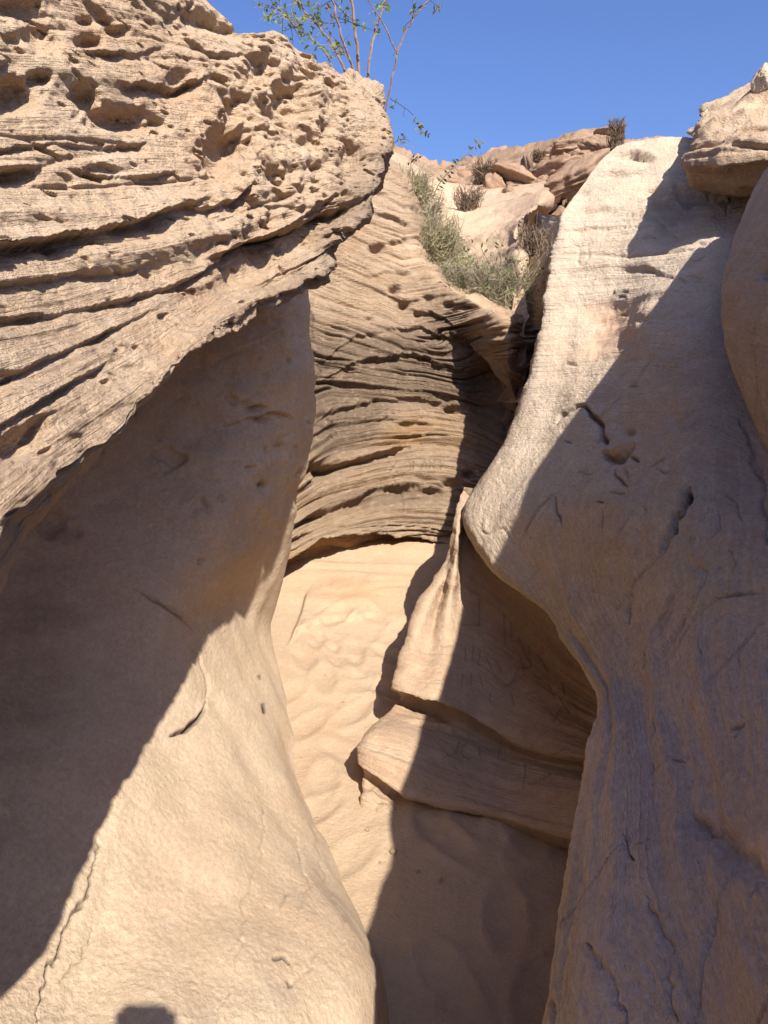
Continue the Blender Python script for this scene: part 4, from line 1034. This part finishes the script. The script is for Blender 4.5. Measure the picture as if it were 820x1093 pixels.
# leaning twig with leaves
tg = empty('leafy_twig', tuple(at(455,225,5.2))); to = Vector(tg.location); a, b = MB(), MB()
c = curve([rel(at(*p), to) for p in ((455,225,5.2),(470,195,5.1),(485,178,5.05),(514,150,5.0))], 24, .002); a.tube(c, .006, .002, 4)
for i in range(6, len(c)):
    for q in (-1, 1):
        if random.random() < .8:
            d = Vector((q * .5, random.gauss(0,.4), -.35 * q + random.gauss(0,.3)))
            b.leaf(c[i], d, random.uniform(.03, .055), random.uniform(.014, .022))
a.build('stem', M_bark, tg); b.build('leaves', M_leaf2, tg)
tag(tg, 'single leafy twig slanting up to the right against the blue sky', 'twig')

# ================================================================== photographer (only the shadow of the phone falls into view)
M_skin = plain('skin', (.42,.26,.18), .6, .08, 20); M_cloth = plain('blue_cotton', (.10,.14,.22), .9, .15, 60)
M_trs = plain('beige_trousers', (.30,.25,.18), .9, .15, 60); M_hair = plain('dark_hair', (.03,.022,.018), .7, .3, 90); M_phone = plain('black_glass', (.02,.02,.022), .25, .1, 9, 0, .5)
def skinned(name, verts, edges, radii, mat, parent, root=0, sub=2):
    me = bpy.data.meshes.new(name); me.from_pydata(verts, edges, []); me.materials.append(mat)
    o = bpy.data.objects.new(name, me); COL.objects.link(o)
    m = o.modifiers.new('skin', 'SKIN'); sv = me.skin_vertices[0].data
    for i, r in enumerate(radii): sv[i].radius = (r, r) if isinstance(r, float) else r
    sv[root].use_root = True
    m.use_smooth_shade = True; o.modifiers.new('sub', 'SUBSURF').render_levels = sub
    o.parent = parent; return o
pe = empty('person', (0, -.42, 0)); q = lambda x, y, z: (x, y, z)
bv = [q(0,0,.92), q(0,-.01,1.1), q(0,0,1.3), q(0,.0,1.42), q(0,.02,1.52), q(0,.035,1.60), q(0,.04,1.68),
      q(.17,0,1.38), q(.21,.06,1.16), q(.06,.30,1.33), q(.045,.345,1.37), q(-.17,0,1.38), q(-.21,.06,1.16), q(-.075,.30,1.33), q(-.062,.345,1.37),
      q(.09,0,.86), q(.10,.02,.48), q(.10,-.01,.09), q(.11,.13,.04), q(-.09,0,.86), q(-.10,.02,.48), q(-.10,-.01,.09), q(-.11,.13,.04)]
be = [(0,1),(1,2),(2,3),(3,4),(4,5),(5,6),(3,7),(7,8),(8,9),(9,10),(3,11),(11,12),(12,13),(13,14),(0,15),(15,16),(16,17),(17,18),(0,19),(19,20),(20,21),(21,22)]
br = [(.16,.11),(.14,.10),(.15,.105),(.10,.08),.055,(.075,.09),(.07,.085),.055,.043,.030,.034,.055,.043,.030,.034,.085,.06,.042,.04,.085,.06,.042,.04]
skinned('body', bv, be, br, M_skin, pe)
skinned('shirt', [q(0,0,.90), q(0,-.01,1.1), q(0,0,1.3), q(0,0,1.41), q(.175,0,1.375), q(.205,.045,1.22), q(-.175,0,1.375), q(-.205,.045,1.22)], [(0,1),(1,2),(2,3),(3,4),(4,5),(3,6),(6,7)],
        [(.175,.125),(.155,.115),(.165,.12),(.115,.095),.068,.06,.068,.06], M_cloth, pe)
skinned('trousers', [q(0,0,.93), q(.09,0,.85), q(.10,.02,.48), q(.10,-.01,.12), q(-.09,0,.85), q(-.10,.02,.48), q(-.10,-.01,.12)], [(0,1),(1,2),(2,3),(0,4),(4,5),(5,6)],
        [(.17,.12),.10,.075,.06,.10,.075,.06], M_trs, pe)
skinned('hair', [q(0,.01,1.66), q(0,.02,1.70), q(0,-.02,1.60)], [(0,1),(0,2)], [(.085,.095),(.075,.085),(.07,.06)], M_hair, pe)
for sx, zz in ((1, 1.43), (-1, 1.435)):     # fingers close round the phone's edges
    for k in range(4):
        z0 = zz - .022 * k + (.052 if (sx < 0 and k == 0) else 0); xe = .036 if sx > 0 else -.050
        skinned('finger', [q(xe + sx*.012,.365,z0-.02), q(xe + sx*.012,.40,z0), q(xe - sx*.004,.424,z0+.004), q(xe - sx*.010,.428,z0+.005)], [(0,1),(1,2),(2,3)], [.010,.009,.008,.0065], M_skin, pe, 0, 1)
    skinned('thumb', [q(xe + sx*.012,.36,zz-.05), q(xe + sx*.006,.385,zz-.02), q(xe - sx*.012,.392,zz-.005)], [(0,1),(1,2)], [.012,.010,.008], M_skin, pe, 0, 1)
tag(pe, 'person standing behind the viewpoint in blue shirt holding up a phone', 'person')
import bmesh
bm = bmesh.new(); bmesh.ops.create_cube(bm, size=1)
bmesh.ops.scale(bm, vec=(.080, .008, .160), verts=bm.verts)
bmesh.ops.bevel(bm, geom=[e for e in bm.edges if abs(e.verts[0].co.y - e.verts[1].co.y) > .001], offset=.010, segments=4, affect='EDGES')
bmesh.ops.bevel(bm, geom=[e for e in bm.edges if len(e.link_faces) == 2 and e.calc_face_angle() > 1.2], offset=.0015, segments=2, affect='EDGES')
me = bpy.data.meshes.new('phone'); bm.to_mesh(me); bm.free(); me.materials.append(M_phone)
ph = bpy.data.objects.new('phone', me); COL.objects.link(ph)
ph.location = EYE + np.array([-.004, -.007, -.045]); ph.rotation_euler = (-PITCH * .5, 0, 0)
tag(ph, 'dark phone held up at the viewpoint whose shadow falls on the left slope', 'phone')

# ================================================================== sky, sun, camera
w = bpy.data.worlds.new('World'); S.world = w; w.use_nodes = True
nt = w.node_tree; nt.nodes.clear()
sky = nt.nodes.new('ShaderNodeTexSky'); sky.sky_type = 'NISHITA'; sky.sun_disc = False
ldir = at(SUNPIX[0], SUNPIX[1], 1.0) - EYE
src = Vector(-ldir).normalized()
sky.sun_elevation = math.asin(src.z); sky.sun_rotation = math.atan2(src.x, src.y)
sky.altitude = 300; sky.air_density = 1.0; sky.dust_density = 4.0; sky.ozone_density = 3.0
bg = nt.nodes.new('ShaderNodeBackground'); bg.inputs[1].default_value = .10
out = nt.nodes.new('ShaderNodeOutputWorld')
tint = nt.nodes.new('ShaderNodeMix'); tint.data_type = 'RGBA'; tint.blend_type = 'MULTIPLY'; tint.inputs[0].default_value = 1
tint.inputs[7].default_value = (.565, .675, .98, 1)
nt.links.new(sky.outputs[0], tint.inputs[6]); nt.links.new(tint.outputs[2], bg.inputs[0]); nt.links.new(bg.outputs[0], out.inputs[0])
sl = bpy.data.lights.new('sun', 'SUN'); sl.energy = 5.0; sl.angle = math.radians(.53); sl.color = (1, .965, .89)
so_ = bpy.data.objects.new('sun', sl); COL.objects.link(so_)
so_.rotation_euler = src.to_track_quat('Z', 'Y').to_euler(); so_.location = (3, -6, 9)

cam = bpy.data.cameras.new('camera'); co = bpy.data.objects.new('camera', cam); COL.objects.link(co)
co.location = EYE; co.rotation_euler = (math.radians(90) - PITCH, 0, 0)
cam.sensor_fit = 'VERTICAL'; cam.sensor_height = 24; cam.lens = 24 * FOC / 1093.0
cam.clip_start = .02; cam.clip_end = 9000
S.camera = co
S.view_settings.view_transform = 'Standard'; S.view_settings.look = 'None'
S.view_settings.exposure = 1.0; S.view_settings.gamma = 1
S.cycles.max_bounces = 8; S.cycles.diffuse_bounces = 5
